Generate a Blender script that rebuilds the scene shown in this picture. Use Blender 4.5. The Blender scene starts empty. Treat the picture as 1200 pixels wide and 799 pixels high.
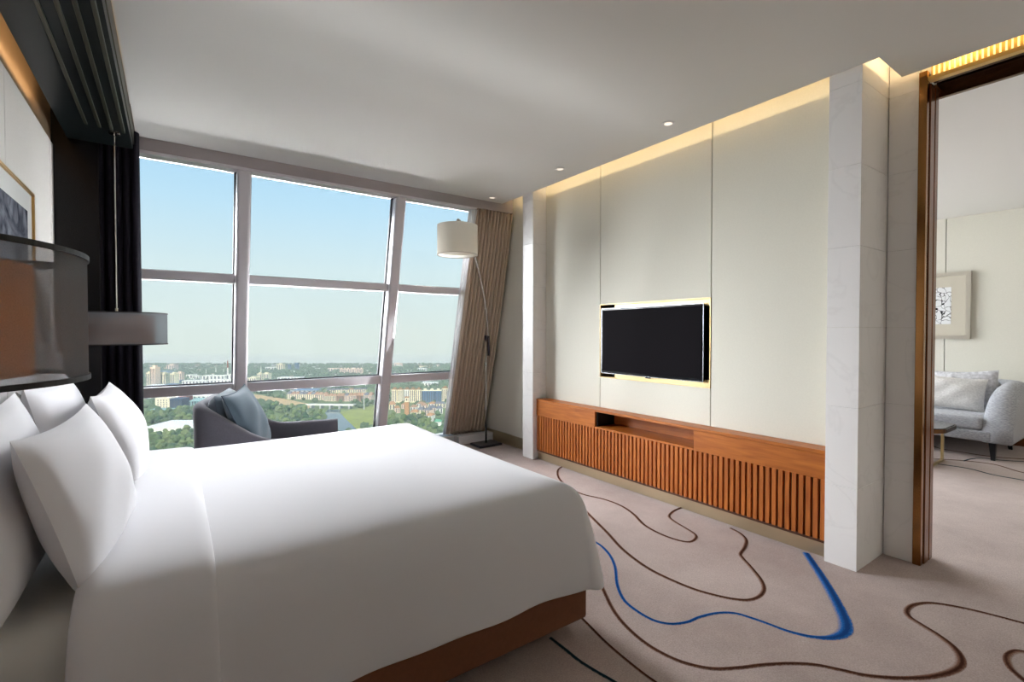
import bpy, bmesh, math, random
import numpy as np
from mathutils import Vector, Matrix

scene = bpy.context.scene
COL = scene.collection
R = math.radians
random.seed(7)

# ------------------------------------------------------------------ camera
CAM_H = 1.36
FPX = 566.0
YAW, PITCH = R(35.25), R(1.0)
cam_data = bpy.data.cameras.new('camera')
cam_data.sensor_width = 36.0
cam_data.lens = FPX / 1200.0 * 36.0
cam_data.clip_end = 8000
cam_data.clip_start = 0.02
cam = bpy.data.objects.new('camera', cam_data)
cam.location = (0, 0, CAM_H)
cam.rotation_euler = (R(90) - PITCH, 0, -YAW)
COL.objects.link(cam)
scene.camera = cam

# ------------------------------------------------------------------ world, sun, exposure
def lin(c):
    return tuple(((v / 255.0) / 12.92 if v <= 10 else (((v / 255.0) + 0.055) / 1.055) ** 2.4) for v in c)

world = bpy.data.worlds.new('sky')
scene.world = world
world.use_nodes = True
wn = world.node_tree
wn.nodes.clear()
w_out = wn.nodes.new('ShaderNodeOutputWorld')
w_bg = wn.nodes.new('ShaderNodeBackground')
w_tc = wn.nodes.new('ShaderNodeTexCoord')
w_sep = wn.nodes.new('ShaderNodeSeparateXYZ')
w_map = wn.nodes.new('ShaderNodeMapRange')
w_ramp = wn.nodes.new('ShaderNodeValToRGB')
wn.links.new(w_tc.outputs['Generated'], w_sep.inputs[0])
wn.links.new(w_sep.outputs['Z'], w_map.inputs['Value'])
w_map.inputs['From Min'].default_value = -0.1
w_map.inputs['From Max'].default_value = 1.0
wn.links.new(w_map.outputs[0], w_ramp.inputs[0])
wn.links.new(w_ramp.outputs[0], w_bg.inputs[0])
wn.links.new(w_bg.outputs[0], w_out.inputs[0])
el = w_ramp.color_ramp.elements
stops = [(0.0, (224, 236, 228)), (0.09, (226, 240, 234)), (0.20, (219, 241, 244)),
         (0.30, (196, 233, 252)), (0.42, (168, 219, 252)), (0.65, (150, 205, 247)), (1.0, (128, 188, 240))]
el[0].position, el[0].color = stops[0][0], (*lin(stops[0][1]), 1)
el[1].position, el[1].color = stops[-1][0], (*lin(stops[-1][1]), 1)
for p_, c_ in stops[1:-1]:
    e_ = el.new(p_)
    e_.color = (*lin(c_), 1)
SKY = 1.0
w_bg.inputs['Strength'].default_value = SKY

sun_d = bpy.data.lights.new('sun', 'SUN')
sun_d.energy = 5.2
sun_d.angle = R(1.0)
sun_d.color = (1.0, 0.93, 0.82)
sun = bpy.data.objects.new('sun', sun_d)
sun.rotation_euler = (R(52), 0, R(-28))      # from behind the tower, high
COL.objects.link(sun)

def fill_lamp(name, centre, normal, sx, sy, spread, watts, col=(0.97, 0.985, 1.0)):
    """daylight entering at a window opening: an area lamp standing in the opening just outside the glass"""
    d = bpy.data.lights.new(name, 'AREA')
    d.shape = 'RECTANGLE'
    d.size, d.size_y = sx, sy
    d.spread = R(spread)
    d.energy = watts
    d.color = col
    o = bpy.data.objects.new(name, d)
    n = Vector(normal).normalized()
    o.rotation_euler = n.to_track_quat('-Z', 'Y').to_euler()
    o.location = centre
    COL.objects.link(o)
    return o
FILL = 1.08  # overall strength of the added window fill lamps
for zz in (2.45, 1.75):      # added fill aimed steeply down at the bed and floor
    fill_lamp('window_fill', (1.2, 5.15 + (2.45 - zz) * 0.235, zz), (0, -0.5736, -0.819), 3.3, 0.5, 64, 6 * FILL)
fill_lamp('window_fill', (1.2, 5.12, 2.52), (0, -0.848, -0.530), 3.3, 0.4, 22, 7.4 * FILL)  # added narrow fill for the near half of the bed
for xx, ww in ((-0.3, 102), (0.75, 44), (1.6, 40)):   # added fill sideways towards the television wall
    fill_lamp('window_fill', (xx, 5.45, 1.75), (0.80, -0.45, -0.40), 0.7, 1.9, 94, ww * FILL)
# added fill sideways towards the bed head
fill_lamp('window_fill', (2.35, 5.3, 1.95), (-0.84, -0.36, -0.40), 0.7, 1.5, 78, 135 * FILL)
fill_lamp('window_fill', (1.9, 5.25, 1.3), (-0.90, -0.22, 0.36), 0.7, 1.2, 62, 42 * FILL)
fill_lamp('window_fill', (1.2, 5.55, 0.45), (0, -0.34, 0.940), 3.3, 0.5, 76, 265 * FILL)   # added fill aimed up at the ceiling
fill_lamp('window_fill', (6.0, 5.45, 1.6), (0, -1, -0.25), 4.2, 2.0, 150, 330 * FILL)      # added fill for the living room

vs = scene.view_settings
vs.view_transform = 'Standard'
vs.look = 'None'
vs.exposure = 0.0
vs.gamma = 1.0
vs.use_curve_mapping = False
scene.cycles.use_light_tree = False
scene.cycles.max_bounces = 12
scene.cycles.diffuse_bounces = 6
scene.cycles.transparent_max_bounces = 16
scene.cycles.caustics_reflective = False
scene.cycles.caustics_refractive = False
scene.cycles.sample_clamp_indirect = 6.0

# ------------------------------------------------------------------ materials
MATS = {}
def new_mat(name):
    m = bpy.data.materials.new(name)
    m.use_nodes = True
    nt = m.node_tree
    b = nt.nodes['Principled BSDF']
    MATS[name] = m
    return m, nt, b

def plain(name, col, rough=0.5, metal=0.0, spec=0.5, noise=0.0, nscale=20, bump=0.0, bscale=200, sheen=0.0, coat=0.0, stretch=None):
    m, nt, b = new_mat(name)
    c = lin(col)
    b.inputs['Base Color'].default_value = (*c, 1)
    b.inputs['Roughness'].default_value = rough
    b.inputs['Metallic'].default_value = metal
    b.inputs['Specular IOR Level'].default_value = spec
    b.inputs['Sheen Weight'].default_value = sheen
    b.inputs['Coat Weight'].default_value = coat
    tc = nt.nodes.new('ShaderNodeTexCoord')
    src = tc.outputs['Object']
    if stretch:
        mp = nt.nodes.new('ShaderNodeMapping')
        mp.inputs['Scale'].default_value = stretch
        nt.links.new(src, mp.inputs[0])
        src = mp.outputs[0]
    if noise > 0:
        n = nt.nodes.new('ShaderNodeTexNoise')
        n.inputs['Scale'].default_value = nscale
        n.inputs['Detail'].default_value = 5
        nt.links.new(src, n.inputs['Vector'])
        r = nt.nodes.new('ShaderNodeValToRGB')
        r.color_ramp.elements[0].position = 0.3
        r.color_ramp.elements[1].position = 0.7
        r.color_ramp.elements[0].color = (*[v * (1 - noise) for v in c], 1)
        r.color_ramp.elements[1].color = (*[min(1, v * (1 + noise)) for v in c], 1)
        nt.links.new(n.outputs['Fac'], r.inputs[0])
        nt.links.new(r.outputs[0], b.inputs['Base Color'])
    if bump > 0:
        n2 = nt.nodes.new('ShaderNodeTexNoise')
        n2.inputs['Scale'].default_value = bscale
        n2.inputs['Detail'].default_value = 3
        nt.links.new(src, n2.inputs['Vector'])
        bp = nt.nodes.new('ShaderNodeBump')
        bp.inputs['Strength'].default_value = bump
        bp.inputs['Distance'].default_value = 0.01
        nt.links.new(n2.outputs['Fac'], bp.inputs['Height'])
        nt.links.new(bp.outputs[0], b.inputs['Normal'])
    return m

def wood(name, dark, light, stretch, rough=0.38):
    m, nt, b = new_mat(name)
    tc = nt.nodes.new('ShaderNodeTexCoord')
    oi = nt.nodes.new('ShaderNodeObjectInfo')
    add = nt.nodes.new('ShaderNodeVectorMath'); add.operation = 'ADD'
    sc_ = nt.nodes.new('ShaderNodeVectorMath'); sc_.operation = 'SCALE'
    sc_.inputs['Scale'].default_value = 7.0
    nt.links.new(oi.outputs['Location'], sc_.inputs[0])
    nt.links.new(tc.outputs['Object'], add.inputs[0])
    nt.links.new(sc_.outputs[0], add.inputs[1])
    mp = nt.nodes.new('ShaderNodeMapping')
    mp.inputs['Scale'].default_value = stretch
    nt.links.new(add.outputs[0], mp.inputs[0])
    n = nt.nodes.new('ShaderNodeTexNoise')
    n.inputs['Scale'].default_value = 4.0
    n.inputs['Detail'].default_value = 8
    n.inputs['Distortion'].default_value = 0.6
    nt.links.new(mp.outputs[0], n.inputs['Vector'])
    r = nt.nodes.new('ShaderNodeValToRGB')
    r.color_ramp.elements[0].position = 0.3
    r.color_ramp.elements[1].position = 0.72
    r.color_ramp.elements[0].color = (*lin(dark), 1)
    r.color_ramp.elements[1].color = (*lin(light), 1)
    nt.links.new(n.outputs['Fac'], r.inputs[0])
    nt.links.new(r.outputs[0], b.inputs['Base Color'])
    b.inputs['Roughness'].default_value = rough
    return m

def marble(name):
    m, nt, b = new_mat(name)
    tc = nt.nodes.new('ShaderNodeTexCoord')
    oi = nt.nodes.new('ShaderNodeObjectInfo')
    add = nt.nodes.new('ShaderNodeVectorMath'); add.operation = 'ADD'
    nt.links.new(tc.outputs['Object'], add.inputs[0])
    nt.links.new(oi.outputs['Location'], add.inputs[1])
    n = nt.nodes.new('ShaderNodeTexNoise')
    n.inputs['Scale'].default_value = 2.2
    n.inputs['Detail'].default_value = 9
    n.inputs['Distortion'].default_value = 1.4
    nt.links.new(add.outputs[0], n.inputs['Vector'])
    r = nt.nodes.new('ShaderNodeValToRGB')
    e = r.color_ramp.elements
    e[0].position = 0.47; e[0].color = (*lin((244, 242, 241)), 1)
    e[1].position = 0.53; e[1].color = (*lin((244, 242, 241)), 1)
    x = e.new(0.5); x.color = (*lin((239, 237, 236)), 1)
    nt.links.new(n.outputs['Fac'], r.inputs[0])
    nt.links.new(r.outputs[0], b.inputs['Base Color'])
    b.inputs['Roughness'].default_value = 0.22
    return m

def carpet(name):
    m, nt, b = new_mat(name)
    tc = nt.nodes.new('ShaderNodeTexCoord')
    n = nt.nodes.new('ShaderNodeTexNoise')
    n.inputs['Scale'].default_value = 1.6
    n.inputs['Detail'].default_value = 6
    n.inputs['Roughness'].default_value = 0.65
    nt.links.new(tc.outputs['Object'], n.inputs['Vector'])
    r = nt.nodes.new('ShaderNodeValToRGB')
    e = r.color_ramp.elements
    e[0].position = 0.32; e[0].color = (*lin((166, 149, 143)), 1)
    e[1].position = 0.68; e[1].color = (*lin((190, 174, 168)), 1)
    nt.links.new(n.outputs['Fac'], r.inputs[0])
    n2 = nt.nodes.new('ShaderNodeTexNoise')
    n2.inputs['Scale'].default_value = 160
    n2.inputs['Detail'].default_value = 3
    nt.links.new(tc.outputs['Object'], n2.inputs['Vector'])
    mx = nt.nodes.new('ShaderNodeMix'); mx.data_type = 'RGBA'; mx.blend_type = 'OVERLAY'
    mx.inputs['Factor'].default_value = 0.35
    nt.links.new(r.outputs[0], mx.inputs[6])
    nt.links.new(n2.outputs['Fac'], mx.inputs[7])
    nt.links.new(mx.outputs[2], b.inputs['Base Color'])
    bp = nt.nodes.new('ShaderNodeBump')
    bp.inputs['Strength'].default_value = 0.5
    bp.inputs['Distance'].default_value = 0.004
    nt.links.new(n2.outputs['Fac'], bp.inputs['Height'])
    nt.links.new(bp.outputs[0], b.inputs['Normal'])
    b.inputs['Roughness'].default_value = 0.95
    b.inputs['Specular IOR Level'].default_value = 0.1
    b.inputs['Sheen Weight'].default_value = 0.15
    return m

def ribbon_mat(name, core, edge, soft_side=True):
    # yarn line tufted into the carpet: core colour, feathering over its width (UV x) into the carpet colour
    m, nt, b = new_mat(name)
    uv = nt.nodes.new('ShaderNodeUVMap')
    sep = nt.nodes.new('ShaderNodeSeparateXYZ')
    nt.links.new(uv.outputs[0], sep.inputs[0])
    r = nt.nodes.new('ShaderNodeValToRGB')
    e = r.color_ramp.elements
    cp = (172, 156, 150)
    e[0].position = 0.0; e[0].color = (*lin(cp), 1)
    e[1].position = 1.0; e[1].color = (*lin(cp), 1)
    for p_, c_ in ((0.12, edge), (0.30, core), (0.5, core), (0.72, edge)):
        x = e.new(p_); x.color = (*lin(c_), 1)
    tc = nt.nodes.new('ShaderNodeTexCoord')
    n2 = nt.nodes.new('ShaderNodeTexNoise')
    n2.inputs['Scale'].default_value = 160
    nt.links.new(tc.outputs['Object'], n2.inputs['Vector'])
    ma = nt.nodes.new('ShaderNodeMath'); ma.operation = 'MULTIPLY_ADD'
    ma.inputs[1].default_value = 0.30
    ma.inputs[2].default_value = -0.15
    nt.links.new(n2.outputs['Fac'], ma.inputs[0])
    ad = nt.nodes.new('ShaderNodeMath'); ad.operation = 'ADD'
    nt.links.new(ma.outputs[0], ad.inputs[0])
    nt.links.new(sep.outputs['X'], ad.inputs[1])
    nt.links.new(ad.outputs[0], r.inputs[0])
    nt.links.new(r.outputs[0], b.inputs['Base Color'])
    b.inputs['Roughness'].default_value = 0.95
    b.inputs['Specular IOR Level'].default_value = 0.1
    bp = nt.nodes.new('ShaderNodeBump')
    bp.inputs['Strength'].default_value = 0.5
    bp.inputs['Distance'].default_value = 0.004
    nt.links.new(n2.outputs['Fac'], bp.inputs['Height'])
    nt.links.new(bp.outputs[0], b.inputs['Normal'])
    return m

def emit(name, col, strength):
    m, nt, b = new_mat(name)
    b.inputs['Base Color'].default_value = (*lin(col), 1)
    b.inputs['Emission Color'].default_value = (*lin(col), 1)
    b.inputs['Emission Strength'].default_value = strength
    return m

def glass_pane(name):
    m, nt, b = new_mat(name)
    nt.nodes.remove(b)
    out = nt.nodes['Material Output']
    tr = nt.nodes.new('ShaderNodeBsdfTransparent')
    tr.inputs[0].default_value = (0.985, 0.99, 0.995, 1)
    gl = nt.nodes.new('ShaderNodeBsdfGlossy')
    gl.inputs['Roughness'].default_value = 0.0
    fr = nt.nodes.new('ShaderNodeFresnel')
    fr.inputs['IOR'].default_value = 1.25
    mx = nt.nodes.new('ShaderNodeMixShader')
    nt.links.new(fr.outputs[0], mx.inputs[0])
    nt.links.new(tr.outputs[0], mx.inputs[1])
    nt.links.new(gl.outputs[0], mx.inputs[2])
    nt.links.new(mx.outputs[0], out.inputs['Surface'])
    return m

def sheer(name, col, opacity, weave=600):
    m, nt, b = new_mat(name)
    out = nt.nodes['Material Output']
    nt.nodes.remove(b)
    df = nt.nodes.new('ShaderNodeBsdfDiffuse')
    df.inputs[0].default_value = (*lin(col), 1)
    tl = nt.nodes.new('ShaderNodeBsdfTranslucent')
    tl.inputs[0].default_value = (*lin(col), 1)
    m1 = nt.nodes.new('ShaderNodeMixShader')
    m1.inputs[0].default_value = 0.4
    nt.links.new(df.outputs[0], m1.inputs[1])
    nt.links.new(tl.outputs[0], m1.inputs[2])
    tr = nt.nodes.new('ShaderNodeBsdfTransparent')
    mx = nt.nodes.new('ShaderNodeMixShader')
    tc = nt.nodes.new('ShaderNodeTexCoord')
    n = nt.nodes.new('ShaderNodeTexNoise')
    n.inputs['Scale'].default_value = weave
    nt.links.new(tc.outputs['Object'], n.inputs['Vector'])
    mr = nt.nodes.new('ShaderNodeMapRange')
    mr.inputs['From Min'].default_value = 0.3
    mr.inputs['From Max'].default_value = 0.7
    mr.inputs['To Min'].default_value = max(0, opacity - 0.05)
    mr.inputs['To Max'].default_value = min(1, opacity + 0.05)
    nt.links.new(n.outputs['Fac'], mr.inputs['Value'])
    nt.links.new(mr.outputs[0], mx.inputs[0])
    nt.links.new(tr.outputs[0], mx.inputs[1])
    nt.links.new(m1.outputs[0], mx.inputs[2])
    nt.links.new(mx.outputs[0], out.inputs['Surface'])
    return m

def lampshade(name, col):
    m, nt, b = new_mat(name)
    out = nt.nodes['Material Output']
    nt.nodes.remove(b)
    df = nt.nodes.new('ShaderNodeBsdfDiffuse')
    df.inputs[0].default_value = (*lin(col), 1)
    tl = nt.nodes.new('ShaderNodeBsdfTranslucent')
    tl.inputs[0].default_value = (*lin(col), 1)
    m1 = nt.nodes.new('ShaderNodeMixShader')
    m1.inputs[0].default_value = 0.45
    nt.links.new(df.outputs[0], m1.inputs[1])
    nt.links.new(tl.outputs[0], m1.inputs[2])
    nt.links.new(m1.outputs[0], out.inputs['Surface'])
    return m

def art(name, kind):
    m, nt, b = new_mat(name)
    tc = nt.nodes.new('ShaderNodeTexCoord')
    r = nt.nodes.new('ShaderNodeValToRGB')
    e = r.color_ramp.elements
    if kind == 'smoke':
        n = nt.nodes.new('ShaderNodeTexNoise')
        n.inputs['Scale'].default_value = 5.0
        n.inputs['Detail'].default_value = 10
        n.inputs['Distortion'].default_value = 1.6
        nt.links.new(tc.outputs['Object'], n.inputs['Vector'])
        e[0].position = 0.34; e[0].color = (*lin((44, 48, 58)), 1)
        e[1].position = 0.72; e[1].color = (*lin((128, 132, 142)), 1)
        nt.links.new(n.outputs['Fac'], r.inputs[0])
    else:
        n = nt.nodes.new('ShaderNodeTexNoise')
        n.inputs['Scale'].default_value = 6
        nt.links.new(tc.outputs['Object'], n.inputs['Vector'])
        ad = nt.nodes.new('ShaderNodeVectorMath'); ad.operation = 'MULTIPLY_ADD'
        ad.inputs[1].default_value = (0.25, 0.25, 0.25)
        nt.links.new(n.outputs['Color'], ad.inputs[0])
        nt.links.new(tc.outputs['Object'], ad.inputs[2])
        v = nt.nodes.new('ShaderNodeTexVoronoi')
        v.feature = 'DISTANCE_TO_EDGE'
        v.inputs['Scale'].default_value = 14
        nt.links.new(ad.outputs[0], v.inputs['Vector'])
        n3 = nt.nodes.new('ShaderNodeTexNoise')
        n3.inputs['Scale'].default_value = 28
        n3.inputs['Detail'].default_value = 6
        nt.links.new(tc.outputs['Object'], n3.inputs['Vector'])
        mu = nt.nodes.new('ShaderNodeMath'); mu.operation = 'MULTIPLY_ADD'
        mu.inputs[1].default_value = 0.10
        nt.links.new(n3.outputs['Fac'], mu.inputs[0])
        nt.links.new(v.outputs[0], mu.inputs[2])
        e[0].position = 0.075; e[0].color = (*lin((40, 40, 42)), 1)
        e[1].position = 0.105; e[1].color = (*lin((226, 228, 230)), 1)
        nt.links.new(mu.outputs[0], r.inputs[0])
    nt.links.new(r.outputs[0], b.inputs['Base Color'])
    b.inputs['Roughness'].default_value = 1.0
    b.inputs['Specular IOR Level'].default_value = 0.0
    return m

plain('ceiling_paint', (225, 224, 220), 0.85, spec=0.2)
plain('beam_shaded', (172, 164, 164), 0.8, spec=0.2)  # shade on the beam face is put into this grey-taupe colour
plain('wall_paint', (226, 222, 212), 0.8, spec=0.2)
plain('wall_fabric', (219, 217, 205), 0.8, spec=0.2, noise=0.02, nscale=90, bump=0.12, bscale=350)
plain('wall_fabric_pale', (222, 220, 216), 1.0, spec=0.0, noise=0.02, nscale=90, bump=0.12, bscale=350)
plain('seam_dark', (70, 62, 54), 0.8)
marble('marble')
carpet('carpet')
ribbon_mat('yarn_brown', (66, 36, 24), (122, 88, 72))
ribbon_mat('yarn_blue', (20, 62, 122), (34, 104, 178))
ribbon_mat('yarn_teal', (18, 40, 50), (40, 74, 86))
wood('wood_board', (150, 79, 22), (184, 108, 40), (9, 1.0, 12))
wood('wood_slat', (148, 76, 26), (188, 110, 46), (14, 14, 1.2))
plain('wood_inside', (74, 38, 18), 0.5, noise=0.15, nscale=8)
plain('brass', (204, 180, 132), 0.4, 0.6)
plain('brass_plinth', (206, 190, 160), 0.35, 1.0, noise=0.05, nscale=3)
plain('bronze', (150, 106, 62), 0.16, 1.0)
plain('bronze_dark', (98, 70, 46), 0.25, 1.0)
plain('bronze_wood', (128, 76, 46), 0.22, 0.35)
plain('bronze_satin', (142, 122, 98), 0.5, 0.6)
plain('black_lacquer', (13, 12, 15), 0.25, spec=0.25)
plain('dark_soffit', (14, 19, 20), 0.3, spec=0.2)
plain('fin_bronze', (74, 72, 60), 0.35, 0.8)
plain('black_curtain', (24, 21, 30), 0.8, spec=0.15)
plain('taupe_curtain', (186, 168, 148), 0.85, spec=0.1, sheen=0.2, noise=0.05, nscale=60, bump=0.1, bscale=500)
plain('curtain_lining', (196, 186, 176), 0.85)
plain('frame_metal', (216, 212, 217), 0.42, 0.1)
plain('frame_white', (226, 224, 224), 0.5)
plain('gasket', (40, 40, 44), 0.6)
glass_pane('glass')
plain('linen', (228, 227, 231), 0.9, spec=0.1, sheen=0.15)
plain('mattress_fabric', (222, 222, 218), 0.9, spec=0.1)
plain('bed_base', (122, 80, 56), 0.75, spec=0.2, noise=0.06, nscale=60)
plain('black_matte', (20, 18, 18), 0.7)
plain('headboard_leather', (206, 203, 204), 0.55)
plain('chair_fabric', (92, 90, 97), 0.9, spec=0.1, sheen=0.25, noise=0.08, nscale=160, bump=0.15, bscale=400)
plain('chair_inner', (92, 101, 110), 0.9, spec=0.1, sheen=0.25, noise=0.06, nscale=160, bump=0.1, bscale=400)
plain('cushion_blue', (80, 95, 105), 0.9, spec=0.1, sheen=0.25, noise=0.05, nscale=160, bump=0.1, bscale=400)
plain('piping_dark', (60, 72, 84), 0.9)
plain('sofa_fabric', (158, 160, 166), 0.9, spec=0.1, sheen=0.25, noise=0.32, nscale=40, bump=0.2, bscale=300, stretch=(1, 1, 5))
plain('sofa_cushion', (212, 210, 208), 0.9, spec=0.1, noise=0.12, nscale=55, bump=0.4, bscale=90)
plain('sofa_cushion_pale', (196, 196, 200), 0.9, spec=0.1, noise=0.28, nscale=26)
plain('leg_black', (26, 26, 30), 0.4)
plain('chrome', (210, 208, 204), 0.14, 1.0)
plain('steel_dark', (58, 54, 62), 0.3, 0.7)
lampshade('shade_white', (244, 238, 226))
sheer('shade_sheer', (132, 139, 145), 0.70)
sheer('sheer_white', (246, 245, 246), 0.85)
lampshade('shade_inner', (160, 112, 74))
plain('shade_trim', (16, 16, 18), 0.6)
emit('bulb', (255, 214, 160), 2.0)
emit('bulb_bright', (255, 222, 176), 40.0)
emit('led', (255, 222, 170), 36.0)
emit('led_bar', (255, 232, 160), 1.2)
emit('led_door', (255, 214, 150), 9.0)
plain('brass_gold', (230, 188, 112), 0.35, 0.8)
emit('led_head', (255, 208, 150), 30.0)
emit('downlight_lens', (255, 240, 220), 1.0)
plain('tv_black', (10, 9, 12), 0.12)
plain('tv_screen', (17, 14, 18), 0.6, spec=0.03)
plain('tv_edge', (150, 152, 156), 0.25, 0.9)
plain('gold_frame', (206, 164, 98), 0.3, 0.9)
plain('silver_frame', (216, 210, 196), 0.3, 0.5)
plain('frame_edge', (52, 48, 44), 0.4, 0.3)
plain('mat_board', (204, 206, 204), 1.0, spec=0.0)
plain('mat_board_warm', (196, 190, 174), 0.6)
art('art_smoke', 'smoke')
art('art_branches', 'branches')
plain('table_glass', (28, 30, 32), 0.06)

# ------------------------------------------------------------------ builders
WM = {}
def thing(name, label, cat, loc=(0, 0, 0), rotz=0.0, group=None, kind=None):
    o = bpy.data.objects.new(name, None)
    COL.objects.link(o)
    o.empty_display_size = 0.1
    o.location = loc
    o.rotation_euler = (0, 0, rotz)
    WM[o] = Matrix.Translation(Vector(loc)) @ Matrix.Rotation(rotz, 4, 'Z')
    tag(o, label, cat, group, kind)
    return o

def tag(o, label=None, cat=None, group=None, kind=None):
    if label: o['label'] = label
    if cat: o['category'] = cat
    if group: o['group'] = group
    if kind: o['kind'] = kind
    return o

def link(name, me, mat, parent=None):
    o = bpy.data.objects.new(name, me)
    if mat is not None and not me.materials:
        me.materials.append(MATS[mat])
    COL.objects.link(o)
    if parent is not None:
        o.parent = parent
        WM[o] = WM[parent]
    else:
        WM[o] = Matrix.Identity(4)
    return o

def obj(name, bm, mat, parent=None, smooth=False, local=False, origin=None):
    """bm in world coordinates unless local; a parented mesh is moved into its thing's frame"""
    if parent is not None and not local:
        bm.transform(WM[parent].inverted())
    org = None
    if parent is None and origin is None and len(bm.verts):
        xs = [v.co for v in bm.verts]
        lo = Vector((min(v.x for v in xs), min(v.y for v in xs), min(v.z for v in xs)))
        hi = Vector((max(v.x for v in xs), max(v.y for v in xs), max(v.z for v in xs)))
        org = Vector(((lo.x + hi.x) / 2, (lo.y + hi.y) / 2, lo.z))
        bm.transform(Matrix.Translation(-org))
    bmesh.ops.recalc_face_normals(bm, faces=bm.faces[:])
    me = bpy.data.meshes.new(name)
    bm.to_mesh(me)
    bm.free()
    if smooth:
        for p in me.polygons: p.use_smooth = True
    o = link(name, me, mat, parent)
    if org is not None:
        o.location = org
        WM[o] = Matrix.Translation(org)
    return o

def box_bm(x0, x1, y0, y1, z0, z1, bevel=0.0, seg=2, bm=None):
    own = bmesh.new()
    bmesh.ops.create_cube(own, size=1.0)
    for v in own.verts:
        v.co = Vector(((x0 + x1) / 2 + v.co.x * (x1 - x0), (y0 + y1) / 2 + v.co.y * (y1 - y0), (z0 + z1) / 2 + v.co.z * (z1 - z0)))
    if bevel > 0:
        bmesh.ops.bevel(own, geom=own.edges[:], offset=bevel, segments=seg, profile=0.5, affect='EDGES')
    if bm is None:
        return own
    me = bpy.data.meshes.new('tmp'); own.to_mesh(me); own.free()
    bm.from_mesh(me); bpy.data.meshes.remove(me)
    return bm

def box(name, x0, x1, y0, y1, z0, z1, mat, parent=None, bevel=0.0, seg=2, smooth=False, local=False):
    return obj(name, box_bm(x0, x1, y0, y1, z0, z1, bevel, seg), mat, parent, smooth, local)

def lathe_bm(profile, n=48, c=(0, 0, 0), close=False):
    bm = bmesh.new()
    rings = []
    for r, z in profile:
        rings.append([bm.verts.new((c[0] + r * math.cos(2 * math.pi * i / n), c[1] + r * math.sin(2 * math.pi * i / n), c[2] + z)) for i in range(n)])
    for a, b in zip(rings, rings[1:]):
        for i in range(n):
            bm.faces.new((a[i], a[(i + 1) % n], b[(i + 1) % n], b[i]))
    if close:
        bm.faces.new(rings[0]); bm.faces.new(rings[-1])
    return bm

def tube_bm(pts, r, n=10, cap=True):
    bm = bmesh.new()
    pts = [Vector(p) for p in pts]
    rr = r if isinstance(r, (list, tuple)) else [r] * len(pts)
    rings = []
    up = Vector((0, 0, 1))
    prev = None
    for i, p in enumerate(pts):
        d = (pts[min(i + 1, len(pts) - 1)] - pts[max(i - 1, 0)]).normalized()
        if prev is None:
            a = d.cross(up)
            if a.length < 1e-3: a = d.cross(Vector((1, 0, 0)))
        else:
            a = prev - d * prev.dot(d)
        a.normalize()
        prev = a
        b = d.cross(a)
        rings.append([bm.verts.new(p + a * rr[i] * math.cos(2 * math.pi * k / n) + b * rr[i] * math.sin(2 * math.pi * k / n)) for k in range(n)])
    for a, b in zip(rings, rings[1:]):
        for i in range(n):
            bm.faces.new((a[i], a[(i + 1) % n], b[(i + 1) % n], b[i]))
    if cap:
        bm.faces.new(rings[0]); bm.faces.new(rings[-1])
    return bm

def grid_bm(P, nu, nv, closed_u=False):
    bm = bmesh.new()
    g = [[bm.verts.new(P(i, j)) for j in range(nv)] for i in range(nu)]
    for i in range(nu if closed_u else nu - 1):
        for j in range(nv - 1):
            bm.faces.new((g[i][j], g[(i + 1) % nu][j], g[(i + 1) % nu][j + 1], g[i][j + 1]))
    return bm

def struct(o):
    o['kind'] = 'structure'
    return o

def catmull(pts, k=8):
    out = []
    P = [np.array(p, float) for p in pts]
    P = [2 * P[0] - P[1]] + P + [2 * P[-1] - P[-2]]
    for i in range(1, len(P) - 2):
        p0, p1, p2, p3 = P[i - 1:i + 3]
        for j in range(k):
            t = j / k
            out.append(0.5 * ((2 * p1) + (-p0 + p2) * t + (2 * p0 - 5 * p1 + 4 * p2 - p3) * t * t + (-p0 + 3 * p1 - 3 * p2 + p3) * t ** 3))
    out.append(P[-2])
    return out

# point on a level plane seen along a given direction of the photograph (used to survey the carpet pattern and the town)
_F = np.array([math.sin(YAW) * math.cos(PITCH), math.cos(YAW) * math.cos(PITCH), -math.sin(PITCH)])
_R = np.array([math.cos(YAW), -math.sin(YAW), 0.0])
_U = np.cross(_R, _F)
def level_point(px, py, z=0.0):
    d = _F + _R * (px - 600) / FPX + _U * (399.5 - py) / FPX
    return np.array([0, 0, CAM_H]) + d * (z - CAM_H) / d[2]

# ------------------------------------------------------------------ room shell
XL, XT, ZC = -0.63, 3.33, 2.85        # left panel face, TV panel face, ceiling height
FAC_Y0, FAC_Z0, FAC_S = 4.76, 2.74, 0.235   # facade leans outward going down
XB = 8.3                               # far wall of the living room
YB = -1.7
def fac_y(z): return FAC_Y0 + (FAC_Z0 - z) * FAC_S

floor = struct(obj('floor', box_bm(-0.9, XB + 0.2, YB - 0.2, 5.6, -0.12, 0.0), 'carpet'))
tag(floor, 'mauve taupe carpet with brown and blue contour lines', None)

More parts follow.
